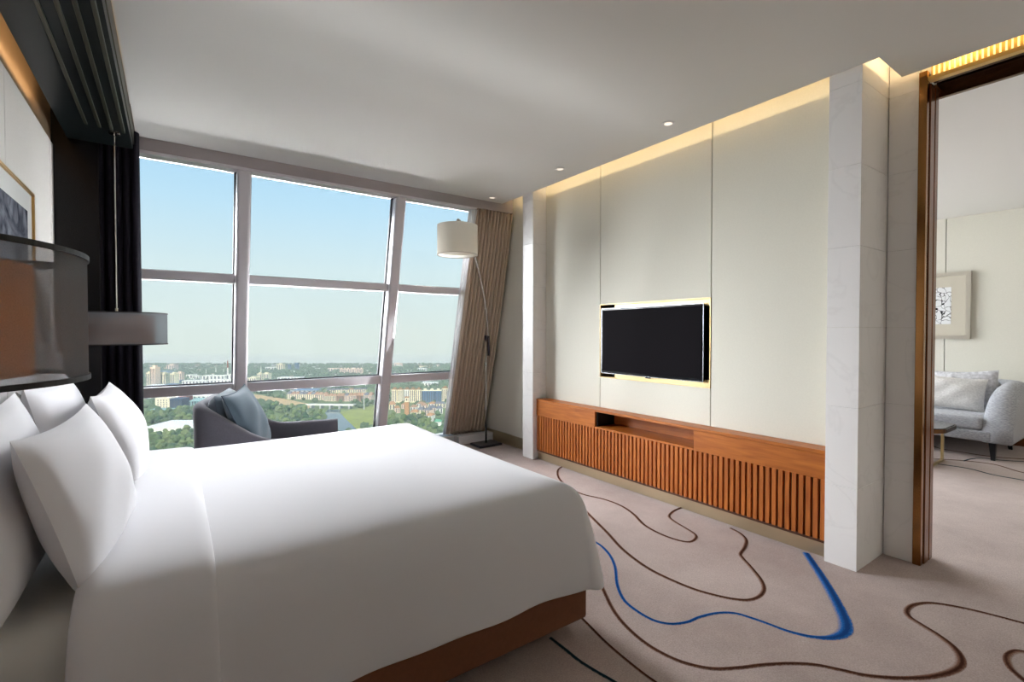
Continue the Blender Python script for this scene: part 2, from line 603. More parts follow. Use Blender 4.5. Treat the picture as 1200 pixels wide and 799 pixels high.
def ribbon(pts, widths, mat, label, sc=2.0, ox=600, oy=520):
    pp = [level_point(ox + x / sc, oy + y / sc)[:2] for x, y in pts]
    ws = widths if isinstance(widths, (list, tuple)) else [widths] * len(pp)
    c = catmull([(p[0], p[1], w * 0.72) for p, w in zip(pp, ws)], 8)
    bm = bmesh.new()
    uvl = bm.loops.layers.uv.new('UVMap')
    rows = []
    for i, q in enumerate(c):
        a, b = c[max(i - 1, 0)], c[min(i + 1, len(c) - 1)]
        d = np.array([b[0] - a[0], b[1] - a[1]]); d /= (np.linalg.norm(d) + 1e-9)
        n = np.array([-d[1], d[0]])
        row = []
        for k, t in enumerate((-1, -0.4, 0.4, 1)):
            h = 0.0042 if abs(t) < 0.9 else 0.0006
            row.append((bm.verts.new((q[0] + n[0] * t * q[2] / 2, q[1] + n[1] * t * q[2] / 2, h)), (t + 1) / 2))
        rows.append(row)
    for r0, r1 in zip(rows, rows[1:]):
        for k in range(3):
            f = bm.faces.new((r0[k][0], r1[k][0], r1[k + 1][0], r0[k + 1][0]))
            for l, u in zip(f.loops, (r0[k][1], r1[k][1], r1[k + 1][1], r0[k + 1][1])):
                l[uvl].uv = (u, 0)
    o = obj('carpet_line', bm, mat, floor, smooth=True)
    o['label'] = label
    return o

ribbon([(120, 52), (108, 62), (110, 80), (130, 100), (165, 118), (215, 130), (255, 145), (285, 165), (310, 190), (345, 210), (385, 225), (415, 230), (430, 222), (428, 212), (405, 197), (380, 182), (368, 170), (378, 158), (396, 150)], 0.034, 'yarn_brown', 'thin brown contour line near the slatted cabinet')
ribbon([(140, 125), (175, 160), (195, 180), (225, 210), (255, 243), (290, 272), (330, 298), (380, 322), (430, 342), (480, 356), (520, 364), (555, 366), (580, 357), (590, 340), (582, 318), (560, 290), (540, 268), (535, 258), (545, 242), (548, 225), (534, 210), (512, 198)], 0.036, 'yarn_brown', 'brown contour line in the middle of the carpet')
ribbon([(160, 210), (188, 226), (210, 240), (230, 262), (242, 290), (247, 330), (262, 365), (290, 390), (330, 413), (370, 422), (410, 418), (440, 406), (480, 397), (520, 397), (560, 408), (600, 422), (640, 437), (680, 448), (715, 454), (750, 454), (776, 444), (782, 424), (770, 392), (748, 350), (724, 310), (704, 280), (688, 256)],
       [0.028] * 16 + [0.03, 0.034, 0.04, 0.06, 0.085, 0.09, 0.085, 0.08, 0.075, 0.07, 0.065], 'yarn_blue', 'blue contour line that widens by the marble pier')
ribbon([(180, 300), (205, 325), (235, 385), (265, 425), (310, 465), (360, 495), (410, 515), (470, 527), (530, 525), (590, 518), (650, 515), (710, 518), (770, 530), (830, 543), (900, 549), (960, 548), (1010, 540), (1045, 525), (1052, 505), (1035, 478), (1000, 450), (960, 425), (930, 405), (925, 390), (940, 378), (975, 373), (1020, 378), (1080, 390), (1140, 405), (1200, 421), (1290, 445)],
       [0.032] * 12 + [0.034, 0.036, 0.038, 0.042, 0.046, 0.05, 0.052, 0.05, 0.046, 0.044, 0.042, 0.04, 0.038, 0.036, 0.034, 0.032, 0.03, 0.03, 0.03], 'yarn_brown', 'long brown contour line winding across the near carpet')
ribbon([(150, 395), (185, 430), (220, 465), (260, 500), (310, 540), (345, 565), (400, 610)], 0.022, 'yarn_brown', 'brown contour line at the foot of the bed')
ribbon([(90, 455), (125, 482), (160, 510), (200, 535), (240, 558), (290, 590)], 0.026, 'yarn_teal', 'dark teal contour line at the foot of the bed')
ribbon([(1260, 505), (1200, 488), (1175, 488), (1160, 500), (1166, 522), (1185, 542), (1210, 562)], 0.04, 'yarn_brown', 'brown contour line at the near right')
for pts, m_ in (([(20, 600), (75, 640), (225, 668), (380, 690), (540, 700), (700, 690)], 'yarn_brown'),
                ([(20, 690), (75, 700), (220, 710), (380, 730), (520, 770), (680, 800)], 'yarn_brown'),
                ([(20, 720), (90, 728), (240, 750), (380, 785), (520, 810), (700, 850)], 'yarn_teal'),
                ([(215, 712), (260, 700), (320, 697), (420, 708), (540, 715)], 'yarn_teal')):
    ribbon(pts, 0.035, m_, 'thin contour line on the living room carpet', sc=4.44, ox=1080, oy=380)

# ceiling: slab pieces joined into one shell, with the recessed light slot along the TV wall
bm = bmesh.new()
XE, YE, XE2 = 3.15, 1.01, 3.50        # ceiling edge by the TV wall; it steps back near the doorway
box_bm(-0.20, XE, YB, 4.66, ZC, ZC + 0.05, bm=bm)
box_bm(XE, XE2, YB, YE, ZC, ZC + 0.05, bm=bm)
box_bm(-0.95, XB + 0.3, YB - 0.3, 4.95, 3.08, 3.3, bm=bm)      # slab above
box_bm(3.8, XB + 0.2, YB, 4.66, ZC, ZC + 0.06, bm=bm)          # living room
ceiling = struct(obj('ceiling', bm, 'ceiling_paint'))

# soffit beam over the window
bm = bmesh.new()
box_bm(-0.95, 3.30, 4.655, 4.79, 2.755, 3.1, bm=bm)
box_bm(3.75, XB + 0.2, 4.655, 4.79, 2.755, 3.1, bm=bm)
struct(obj('trim_1', bm, 'beam_shaded'))

# TV wall body with the television niche left open
NY0, NY1, NZ0, NZ1 = 2.111, 3.262, 0.938, 1.625
bm = bmesh.new()
xa, xb = XT + 0.03, 3.72
box_bm(xa, xb, 1.115, NY0, 0.66, 3.1, bm=bm)
box_bm(xa, xb, NY1, 4.09, 0.66, 3.1, bm=bm)
box_bm(xa, xb, 4.09, 5.55, 0, 3.1, bm=bm)
box_bm(xa, xb, NY0, NY1, 0.66, NZ0, bm=bm)
box_bm(3.52, xb, 1.115, 4.09, 0, 0.66, bm=bm)
box_bm(xa, xb, NY0, NY1, NZ1, 3.1, bm=bm)
box_bm(xa + 0.14, xb, NY0, NY1, NZ0, NZ1, bm=bm)
wall_tv = struct(obj('wall_right', bm, 'seam_dark'))
g = 0.003
for (y0, y1, z0, z1) in ((1.262, NY0 - g, 0.651, 3.08), (NY0 + g, NY1 - g, NZ1, 3.08), (NY0 + g, NY1 - g, 0.651, NZ0), (NY1 + g, 4.075, 0.651, 3.08), (4.262, 5.5, 0.13, 3.08)):
    box('wall_panel', XT, XT + 0.03, y0, y1, z0, z1, 'wall_fabric', wall_tv, bevel=0.002, seg=1)
struct(box('baseboard_right', XT - 0.005, XT + 0.03, 4.262, 5.40, 0, 0.13, 'brass_plinth'))

# niche liner in brass and the wall behind
fr = thing('trim_2', 'brass liner around the television niche', None, (XT, (NY0 + NY1) / 2, NZ0), kind='structure')
t_ = 0.006
box('liner_top', XT - 0.006, xa + 0.14, NY0, NY1, NZ1 - t_, NZ1, 'brass', fr)
box('liner_bottom', XT - 0.006, xa + 0.14, NY0, NY1, NZ0, NZ0 + t_, 'brass', fr)
box('liner_side', XT - 0.006, xa + 0.14, NY0, NY0 + t_, NZ0 + t_, NZ1 - t_, 'brass', fr)
box('liner_side', XT - 0.006, xa + 0.14, NY1 - t_, NY1, NZ0 + t_, NZ1 - t_, 'brass', fr)
box('brass_rail', XT + 0.018, XT + 0.03, NY0 + t_, NY1 - 0.17, NZ1 - 0.060, NZ1 - t_, 'brass', fr)
box('brass_rail', XT + 0.018, XT + 0.03, NY0 + t_, NY1 - 0.17, NZ0 + t_, NZ0 + 0.060, 'brass', fr)
box('niche_back', xa + 0.125, xa + 0.139, NY0 + t_, NY1 - t_, NZ0 + t_, NZ1 - t_, 'black_matte', fr)

# marble piers
def pier(name, x0, x1, y0, y1, label, ztop=3.08, faces=('w', 's'), hs=(0.0, 0.47, 0.93, 1.39, 1.85, 2.31, 2.77, 3.08)):
    p = thing(name, label, None, ((x0 + x1) / 2, (y0 + y1) / 2, 0), kind='structure')
    box('core', x0 + 0.018, x1, y0 + 0.018, y1, 0, ztop, 'wall_paint', p)
    for za, zb in zip(hs, hs[1:]):
        if 'w' in faces:
            box('marble_tile', x0, x0 + 0.018, y0, y1, za + 0.0006, zb - 0.0006, 'marble', p, bevel=0.0008, seg=1)
        if 's' in faces:
            box('marble_tile', x0 + 0.0185, x1, y0, y0 + 0.018, za + 0.0006, zb - 0.0006, 'marble', p, bevel=0.0008, seg=1)
    return p
pier('trim_3', 3.165, 3.61, 1.092, 1.258, 'white marble pier between television wall and doorway')
pier('trim_4', 3.155, 3.36, 4.078, 4.258, 'white marble pilaster beside the taupe curtain')
pr = thing('trim_5', 'marble clad return beside the bronze door frame', None, (3.56, 1.0, 0), kind='structure')
box('core', 3.58, 3.72, 0.95, 1.088, 0, 3.08, 'wall_paint', pr)
for za, zb in zip((0.0, 0.47, 0.93, 1.39, 1.85, 2.31, 2.77), (0.47, 0.93, 1.39, 1.85, 2.31, 2.77, 3.08)):
    box('marble_tile', 3.562, 3.58, 0.945, 1.088, za + 0.0006, zb - 0.0006, 'marble', pr, bevel=0.0008, seg=1)

# bronze door frame towards the living room
door = thing('door_1', 'polished bronze sliding door frame to the living room', None, (3.64, 0.9, 0), kind='structure')
YD = -0.75
box('jamb_face', 3.548, 3.60, 0.905, 0.944, 0, 2.86, 'bronze', door, bevel=0.003)
box('jamb_reveal', 3.60, 3.672, 0.900, 0.944, 0, 2.80, 'bronze_wood', door, bevel=0.002)
box('jamb_groove', 3.672, 3.688, 0.916, 0.944, 0, 2.80, 'black_matte', door)
box('jamb_reveal', 3.688, 3.745, 0.900, 0.944, 0, 2.80, 'bronze_wood', door, bevel=0.002)
box('head_face', 3.555, 3.60, YD, 0.904, 2.800, 2.825, 'brass_gold', door, bevel=0.003)
box('head_reveal', 3.60, 3.655, YD, 0.899, 2.812, 2.85, 'bronze_dark', door)
box('head_track', 3.655, 3.69, YD, 0.899, 2.825, 2.85, 'black_matte', door)
box('head_reveal', 3.69, 3.77, YD, 0.899, 2.812, 2.85, 'bronze_dark', door)
box('head_lip', 3.77, 3.80, YD, 0.944, 2.765, 2.85, 'bronze_dark', door)
bm = bmesh.new()
box_bm(3.60, 3.75, YD, 0.944, 2.85, 3.1, bm=bm)
box_bm(3.55, 3.75, YB - 0.1, YD, 0, 3.1, bm=bm)
struct(obj('wall_doorway', bm, 'wall_paint'))
# ribbed, lit strip above the door head
lt = thing('light_strip', 'ribbed warm light strip glowing above the bronze door head', 'light strip', (3.59, 0.1, 2.80))
box('back_plate', 3.592, 3.599, YD, 0.90, 2.826, 2.99, 'brass_gold', lt)
nb = 66
for i in range(nb):
    yb = 0.885 - i * 0.0225
    box('light_bar', 3.582, 3.591, yb - 0.0035, yb + 0.0035, 2.828, 2.96, 'led_bar', lt)

# cove LED strips
def led(name, label, x0, x1, y0, y1, z0, z1, mat='led'):
    return tag(box(name, x0, x1, y0, y1, z0, z1, mat), label, 'light strip')
led('led_strip', 'hidden warm LED strip in ceiling slot along television wall', 2.955, 2.962, 1.15, 4.6, 2.975, 2.988)
led('led_strip', 'hidden warm LED strip in ceiling slot above the doorway', 3.33, 3.337, -0.7, 0.84, 2.965, 2.978, 'led_door')
led('led_strip', 'hidden short warm LED strip in ceiling slot beside the pier', 3.20, 3.48, 0.84, 0.847, 2.955, 2.99)

# left wall: fabric panels, headboard, dark bay by the window
bm = bmesh.new()
box_bm(-0.95, -0.66, YB - 0.2, 5.6, 0, 3.1, bm=bm)
wall_left = struct(obj('wall_left', bm, 'seam_dark'))
ys = [YB, -0.94, 0.11, 1.16, 2.21, 3.26, 4.31, 4.43]
for a, b in zip(ys, ys[1:]):
    box('wall_panel', -0.66, XL, a + 0.002, b - 0.002, 0.0, 2.62, 'wall_fabric_pale', wall_left, bevel=0.002, seg=1)
box('upper_panel', -0.66, -0.64, YB, 4.43, 2.62, 3.07, 'bronze_satin', wall_left)
struct(box('wall_back', -0.95, XB + 0.2, YB - 0.2, YB, 0, 3.1, 'wall_paint'))
col_ = struct(box('wall_dark_bay', -0.66, -0.398, 4.435, 4.485, 0, 2.86, 'black_lacquer', bevel=0.004))
# dark dropped soffit above the bed head with its bronze fins and hidden light
sf = thing('trim_6', 'dark lacquered ceiling recess with bronze fins above the bed head', None, (-0.4, 2.0, 2.68), kind='structure')
box('soffit_board', -0.56, -0.21, YB, 4.434, 2.68, 2.74, 'dark_soffit', sf)
box('fascia', -0.235, -0.205, YB, 4.65, 2.741, 2.86, 'fin_bronze', sf)
for xf, zf in ((-0.430, 2.668), (-0.365, 2.664), (-0.305, 2.660), (-0.245, 2.656)):
    box('fin', xf, xf + 0.016, YB, 4.05, zf, 2.679, 'fin_bronze', sf, bevel=0.002, seg=1)
box('diffuser_block', -0.40, -0.27, 1.35, 1.75, 2.645, 2.679, 'black_matte', sf)
led('led_strip', 'hidden warm LED strip behind the bed head soffit', -0.53, -0.52, YB + 0.1, 4.0, 2.765, 2.775, 'led_head')

# living room shell
wall_far = struct(box('wall_far', XB + 0.03, XB + 0.25, YB - 0.2, 5.6, 0, 3.1, 'seam_dark'))
for a, b in ((YB, -0.1), (-0.1, 1.90), (1.90, 3.90), (3.90, 5.5)):
    box('wall_panel', XB, XB + 0.03, a + 0.004, b - 0.004, 0.10, 2.849, 'wall_fabric', wall_far, bevel=0.002, seg=1)
struct(box('baseboard_far', XB - 0.006, XB + 0.03, YB, 5.5, 0, 0.10, 'bronze_wood'))

# ------------------------------------------------------------------ leaning window wall
def fbox(name, x0, x1, z0, z1, d0, d1, mat, parent, bevel=0.0):
    """box in the leaning facade: d = depth from the glass plane, negative = into the room"""
    bm = bmesh.new()
    bmesh.ops.create_cube(bm, size=1.0)
    for v in bm.verts:
        x = x0 if v.co.x < 0 else x1
        z = z0 if v.co.z < 0 else z1
        d = d0 if v.co.y < 0 else d1
        v.co = Vector((x, fac_y(z) + d, z))
    if bevel:
        bmesh.ops.bevel(bm, geom=bm.edges[:], offset=bevel, segments=3, profile=0.5, affect='EDGES')
    return obj(name, bm, mat, parent)

def window(name, label, xs, x_lo, x_hi, end_jambs):
    w = thing(name, label, None, ((x_lo + x_hi) / 2, fac_y(0), 0), kind='structure')
    for xm in xs:
        fbox('mullion', xm - 0.055, xm + 0.055, 0.0, 2.735, -0.11, 0.06, 'frame_metal', w, bevel=0.024)
        fbox('mullion_gasket', xm - 0.066, xm + 0.066, 0.0, 2.735, 0.0, 0.03, 'gasket', w)
    edges = [x_lo] + list(xs) + [x_hi]
    for a, b in zip(edges, edges[1:]):
        a2 = a + (0.055 if a in xs else 0); b2 = b - (0.055 if b in xs else 0)
        for zt, h in ((1.835, 0.036), (0.845, 0.045)):
            fbox('transom', a2, b2, zt - h, zt + h, -0.075, 0.05, 'frame_metal', w, bevel=0.006)
            fbox('transom_gasket', a2, b2, zt + h, zt + h + 0.010, -0.004, 0.03, 'gasket', w)
        fbox('sill_frame', a2, b2, 0.0, 0.10, -0.16, 0.06, 'frame_white', w, bevel=0.006)
        for z0, z1 in ((0.10, 0.80), (0.89, 1.80), (1.87, 2.732)):
            fbox('pane', a2, b2, z0, z1, 0.010, 0.016, 'glass', w)
    fbox('head_frame', x_lo, x_hi, 2.732, 2.756, -0.10, 0.05, 'frame_metal', w, bevel=0.004)
    for xj0, xj1 in end_jambs:
        fbox('jamb', xj0, xj1, 0.0, 2.74, -0.02, 0.10, 'frame_white', w, bevel=0.01)
    return w
window('window_1', 'leaning floor to ceiling window wall of the bedroom', [0.525, 1.925], -0.66, 2.83, [(2.83, 2.87)])
window('window_2', 'leaning window wall of the living room', [5.0, 6.42, 7.8], 3.75, XB, [])
# solid end of the facade behind the taupe curtain
bm = bmesh.new()
v = [bm.verts.new(p) for p in ((2.86, fac_y(0) + 0.02, 0), (3.75, fac_y(0) + 0.02, 0), (3.75, fac_y(2.8) + 0.02, 2.8), (2.86, fac_y(2.8) + 0.02, 2.8),
                               (2.86, fac_y(0) + 0.16, 0), (3.75, fac_y(0) + 0.16, 0), (3.75, fac_y(2.8) + 0.16, 2.8), (2.86, fac_y(2.8) + 0.16, 2.8))]
for f in ((0, 1, 2, 3), (4, 5, 6, 7), (0, 1, 5, 4), (1, 2, 6, 5), (2, 3, 7, 6), (3, 0, 4, 7)):
    bm.faces.new([v[i] for i in f])
struct(obj('wall_facade_end', bm, 'wall_paint'))
struct(box('trim_7', 2.83, XT - 0.006, 5.12, 5.24, 0, 0.10, 'frame_white', bevel=0.005))

# ------------------------------------------------------------------ wood cabinet under the television
CX0, CX1, CY0, CY1 = 3.20, XT, 1.262, 4.074
cab = thing('media_cabinet', 'low orange-brown wooden wall cabinet with slatted front below television', 'cabinet', (3.26, 2.66, 0))
box('top_board', CX0 - 0.002, 3.50, CY0, CY1, 0.628, 0.65, 'wood_board', cab, bevel=0.002, seg=1)
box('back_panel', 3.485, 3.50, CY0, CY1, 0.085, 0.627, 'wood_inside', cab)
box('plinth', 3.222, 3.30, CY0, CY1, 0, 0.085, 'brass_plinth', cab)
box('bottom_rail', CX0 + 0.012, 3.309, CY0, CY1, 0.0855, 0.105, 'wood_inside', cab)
box('drawer', CX0, CX0 + 0.02, 3.20, CY1, 0.474, 0.627, 'wood_board', cab, bevel=0.0015, seg=1)
box('drawer', CX0, CX0 + 0.02, CY0, 2.165, 0.474, 0.627, 'wood_board', cab, bevel=0.0015, seg=1)
box('shelf', CX0, 3.46, 2.1655, 3.1995, 0.474, 0.492, 'wood_board', cab, bevel=0.0015, seg=1)
box('niche_back', 3.44, 3.459, 2.166, 3.199, 0.493, 0.627, 'wood_board', cab)
box('niche_side', 3.221, 3.439, 3.18, 3.199, 0.493, 0.627, 'black_matte', cab)
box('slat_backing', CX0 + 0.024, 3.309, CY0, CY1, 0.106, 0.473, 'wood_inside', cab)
nsl = 68
pitch = (CY1 - CY0) / nsl
sl = box('slat', -0.012, 0.012, -0.0135, 0.0135, 0.105, 0.4735, 'wood_slat', cab, bevel=0.0015, seg=1, local=True)
for i in range(nsl):
    s = sl if i == 0 else sl.copy()
    if i: COL.objects.link(s)
    s.location = (CX0 + 0.012 - 3.26, CY0 + (i + 0.5) * pitch - 2.66, 0)

# television
tv = thing('television', 'black flat screen television set in the brass lined niche', 'television', (3.36, (NY0 + NY1) / 2, NZ0 + 0.03))
ty0, ty1, tz0, tz1 = 2.172, 3.232, 0.984, 1.580
obj('housing', box_bm(3.3230, 3.3780, ty0, ty1, tz0, tz1, 0.006), 'tv_black', tv)
box('screen', 3.3180, 3.3228, ty0 + 0.012, ty1 - 0.012, tz0 + 0.018, tz1 - 0.012, 'tv_screen', tv)
for nm, a in (('edge_trim', (3.3200, 3.3300, ty0 - 0.004, ty1 + 0.004, tz1 + 0.0002, tz1 + 0.005)), ('edge_trim', (3.3200, 3.3300, ty0 - 0.004, ty1 + 0.004, tz0 - 0.005, tz0 - 0.0002)),
              ('edge_trim', (3.3200, 3.3300, ty0 - 0.005, ty0 - 0.0002, tz0, tz1)), ('edge_trim', (3.3200, 3.3300, ty1 + 0.0002, ty1 + 0.005, tz0, tz1))):
    box(nm, *a, 'tv_edge', tv)
box('sensor_lip', 3.3160, 3.3240, 2.66, 2.72, tz0 - 0.016, tz0 - 0.0055, 'tv_black', tv, bevel=0.003)
box('wall_bracket', 3.3785, 3.484, 2.5, 2.88, 1.1, 1.45, 'black_matte', tv)

# ------------------------------------------------------------------ bed
BX0, BX1, BY0, BY1 = -0.56, 1.54, 1.585, 3.50
bed = thing('bed', 'king size bed with brown upholstered base and pale mattress', 'bed', (0.5, 2.54, 0))
box('plinth', BX0 + 0.05, BX1 - 0.10, BY0 + 0.12, BY1 - 0.12, 0, 0.06, 'black_matte', bed)
box('base', BX0, BX1, BY0, BY1, 0.0602, 0.30, 'bed_base', bed, bevel=0.012)
box('mattress', BX0 + 0.01, BX1 - 0.05, BY0 + 0.045, BY1 - 0.045, 0.3005, 0.615, 'mattress_fabric', bed, bevel=0.10, seg=6, smooth=True)

def ring(x_head, x_foot, y0, y1, off, corner, ns=34, nc=12, nf=34):
    """outline of the cloth at a given outward offset: near side -> foot -> far side, with outward normals"""
    rc = max(corner + off, 0.02)
    xf, ya, yb = x_foot + off, y0 - off, y1 + off
    o = []
    for i in range(ns): o.append((x_head + (xf - rc - x_head) * i / ns, ya, 0, -1))
    for i in range(nc):
        a = -math.pi / 2 + (math.pi / 2) * i / nc
        o.append((xf - rc + rc * math.cos(a), ya + rc + rc * math.sin(a), math.cos(a), math.sin(a)))
    for i in range(nf): o.append((xf, ya + rc + (yb - ya - 2 * rc) * i / nf, 1, 0))
    for i in range(nc):
        a = (math.pi / 2) * i / nc
        o.append((xf - rc + rc * math.cos(a), yb - rc + rc * math.sin(a), math.cos(a), math.sin(a)))
    for i in range(ns + 1): o.append((xf - rc + (x_head - xf + rc) * i / ns, yb, 0, 1))
    return o

PROF = [(-0.66, 0.698), (-0.52, 0.698), (-0.40, 0.698), (-0.27, 0.696), (-0.17, 0.692), (-0.10, 0.681), (-0.052, 0.660), (-0.013, 0.623), (0.014, 0.568), (0.032, 0.500), (0.045, 0.425), (0.056, 0.34), (0.066, 0.238)]
def make_cloth(name, x_head, x_foot, mat, parent, lift=0.0, seed=3, head_curl=0.0, foot=True):
    bm = bmesh.new()
    rnd = random.Random(seed)
    ph = [rnd.uniform(0, 6.28) for _ in range(6)]
    rows = []
    yc = (BY0 + BY1) / 2
    if foot:
        for k, (off, z) in enumerate(PROF):
            row = []
            outline = ring(x_head, BX1, BY0, BY1, off, 0.055)
            for i, (x, y, nx, ny) in enumerate(outline):
                cx, cy = x, y
                w = max(0, (0.52 - z) / 0.3)
                wave = 0.010 * w * (math.sin(x * 9 + y * 7 + ph[0]) + 0.6 * math.sin(x * 17 - y * 13 + ph[1]))
                corner_f = abs(nx * ny) * 2
                flare = 0.035 * w * corner_f
                zz = z + lift * (1 if z > 0.3 else 0.6)
                if k >= len(PROF) - 2:
                    zz += 0.012 * math.sin(x * 3.1 + y * 2 + ph[2]) - 0.02 * corner_f
                if z > 0.55:
                    zz += 0.006 * math.sin(x * 2.3 + ph[3]) * math.sin(y * 2.9 + ph[4])
                row.append(bm.verts.new((cx + nx * (wave + flare), cy + ny * (wave + flare), zz)))
            rows.append(row)
        n = len(outline)
        for a, b in zip(rows, rows[1:]):
            for i in range(n - 1):
                bm.faces.new((a[i], a[i + 1], b[i + 1], b[i]))
        # inside: bridge the innermost row across
        inner = rows[0]
        ns_ = 34
        prev = inner[ns_:n - ns_]
        m = len(prev)
        ts = [(v.co.y - prev[0].co.y) / (prev[-1].co.y - prev[0].co.y) for v in prev]
        for i in range(ns_ - 1, -1, -1):
            p0, p1 = inner[i], inner[n - 1 - i]
            row = [p0] + [bm.verts.new(p0.co.lerp(p1.co, t)) for t in ts[1:-1]] + [p1]
            for q in range(m - 1):
                bm.faces.new((prev[q], prev[q + 1], row[q + 1], row[q]))
            prev = row
    else:
        nx_ = 14
        half = [(off, z) for off, z in PROF]
        prof = [(BY0 - off, z) for off, z in reversed(half)] + [(yc, 0.692)] + [(BY1 + off, z) for off, z in half]
        for i in range(nx_ + 1):
            x = x_head + (x_foot - x_head) * i / nx_
            t = i / nx_
            row = []
            for y, z in prof:
                edge = min(1, (1 - t) / 0.12)
                zz = z + lift * (0.35 + 0.65 * math.sqrt(max(0, 1 - (1 - edge) ** 2)))
                head = max(0, 1 - t / 0.22)
                side = max(0, (0.56 - z) / 0.32)
                yy = y + (-1 if y < yc else 1) * (lift * 1.0 * side) - (-1 if y < yc else 1) * 0.02 * head ** 2 * side
                zz -= 0.03 * head ** 3
                xx = x - 0.03 * math.sin(min(1, side) * 2.2) * (1 - t) + 0.05 * side * (1 - t)
                zz += 0.005 * math.sin(x * 5 + y * 3)
                row.append(bm.verts.new((xx, yy, zz)))
            rows.append(row)
        for a, b in zip(rows, rows[1:]):
            for i in range(len(prof) - 1):
                bm.faces.new((a[i], a[i + 1], b[i + 1], b[i]))
    o = obj(name, bm, mat, parent, smooth=True)
    s = o.modifiers.new('thickness', 'SOLIDIFY'); s.thickness = 0.016; s.offset = -1
    s = o.modifiers.new('smooth', 'SUBSURF'); s.levels = 1; s.render_levels = 2
    return o

duv = thing('duvet', 'smooth white duvet covering the bed down to its base', 'duvet', (0.8, 2.54, 0.69))
make_cloth('cover', 0.02, None, 'linen', duv)
make_cloth('turndown_fold', -0.22, 0.105, 'linen', duv, lift=0.016, foot=False)

# pillows
def pillow_bm(w, h, t, seed, n=26, pinch=0.10, power=2.2):
    rnd = random.Random(seed)
    a = [rnd.uniform(0, 6.28) for _ in range(4)]
    bm = bmesh.new()
    sides = []
    for sgn in (1, -1):
        g = []
        for i in range(n + 1):
            row = []
            u = -1 + 2 * i / n
            for j in range(n + 1):
                v = -1 + 2 * j / n
                e = max(0.0, (1 - abs(u) ** power) * (1 - abs(v) ** power))
                th = t / 2 * e ** 0.52
                x = u * w / 2 * (1 - pinch * (1 - v * v) * u * u * 0.55)
                y = v * h / 2 * (1 - pinch * (1 - u * u) * v * v)
                wr = 0.006 * e * (math.sin(u * 4 + v * 3 + a[0]) + math.sin(u * 7 - v * 5 + a[1]))
                row.append((x, y, sgn * (th + wr * (1 if sgn > 0 else .5))))
            g.append(row)
        sides.append(g)
    top = [[bm.verts.new(p) for p in r] for r in sides[0]]
    bot = [[top[i][j] if i in (0, n) or j in (0, n) else bm.verts.new(sides[1][i][j]) for j in range(n + 1)] for i in range(n + 1)]
    rim = set(top[0]) | set(top[n]) | set(r[0] for r in top) | set(r[n] for r in top)
    for g, fl in ((top, False), (bot, True)):
        for i in range(n):
            for j in range(n):
                q = [g[i][j], g[i + 1][j], g[i + 1][j + 1], g[i][j + 1]]
                bm.faces.new(q[::-1] if fl else q)
    for e in bm.edges:
        if e.verts[0] in rim and e.verts[1] in rim: e.smooth = False
    return bm

def place(bm, loc, lean, rotz=0.0, roll=0.0):
    """pillow local: x = width, y = height, z = thickness. Stand it up facing +X, lean back, turn."""
    M = Matrix.Translation(Vector(loc)) @ Matrix.Rotation(rotz, 4, 'Z') @ Matrix.Rotation(-lean, 4, 'Y') @ \
        Matrix(((0, 0, 1, 0), (1, 0, 0, 0), (0, 1, 0, 0), (0, 0, 0, 1))) @ Matrix.Rotation(roll, 4, 'Z')
    bm.transform(M)
    return bm

def pillow(label, loc, w, h, t, lean, seed, rotz=0.0, roll=0.0):
    bm = place(pillow_bm(w, h, t, seed), loc, lean, rotz, roll)
    o = obj('pillow', bm, 'linen', None, smooth=True)
    tag(o, label, 'pillow', 'white pillows at the bed head')
    return o
pillow('white pillow standing in front, nearest to the viewer', (-0.232, 2.085, 0.862), 0.75, 0.47, 0.185, R(17), 1, rotz=R(-5))
pillow('white pillow standing in front, on the window side', (-0.205, 3.00, 0.872), 0.74, 0.47, 0.19, R(17), 2)
pillow('white pillow leaning behind, partly cut off at picture edge', (-0.405, 2.02, 0.885), 0.86, 0.53, 0.17, R(12), 3)
pillow('white pillow leaning behind on window side below dark pendant', (-0.405, 2.98, 0.895), 0.84, 0.53, 0.19, R(12), 4)

# headboard
hb = thing('headboard', 'pale padded headboard panels along the wall behind pillows', 'headboard', (-0.6, 2.54, 0))
for a, b in ((0.9, 1.62), (1.62, 2.31), (2.31, 3.0), (3.0, 3.70), (3.70, 4.40)):
    box('pad', XL + 0.001, XL + 0.045, a + 0.003, b - 0.003, 0.30, 1.24, 'headboard_leather', hb, bevel=0.012, seg=3, smooth=True)
box('rail', XL + 0.001, XL + 0.04, 0.9, 4.40, 0, 0.299, 'black_lacquer', hb)

# reading light at the headboard
rl = thing('reading_light', 'small chrome reading light fixed to the headboard above back pillows', 'lamp', (-0.58, 3.02, 1.1))
obj('mount', lathe_bm([(0.0, 0), (0.022, 0), (0.022, 0.02), (0, 0.02)], 20), 'chrome', rl, smooth=False).matrix_local = Matrix.Translation((-0.002, 0, -0.01)) @ Matrix.Rotation(R(90), 4, 'Y')
obj('arm', tube_bm([(-0.565, 3.02, 1.09), (-0.54, 3.0, 1.07), (-0.52, 2.98, 1.075)], 0.006), 'chrome', rl, smooth=True)
obj('head', tube_bm([(-0.525, 2.96, 1.07), (-0.515, 3.0, 1.105)], 0.017, 16), 'chrome', rl, smooth=True)

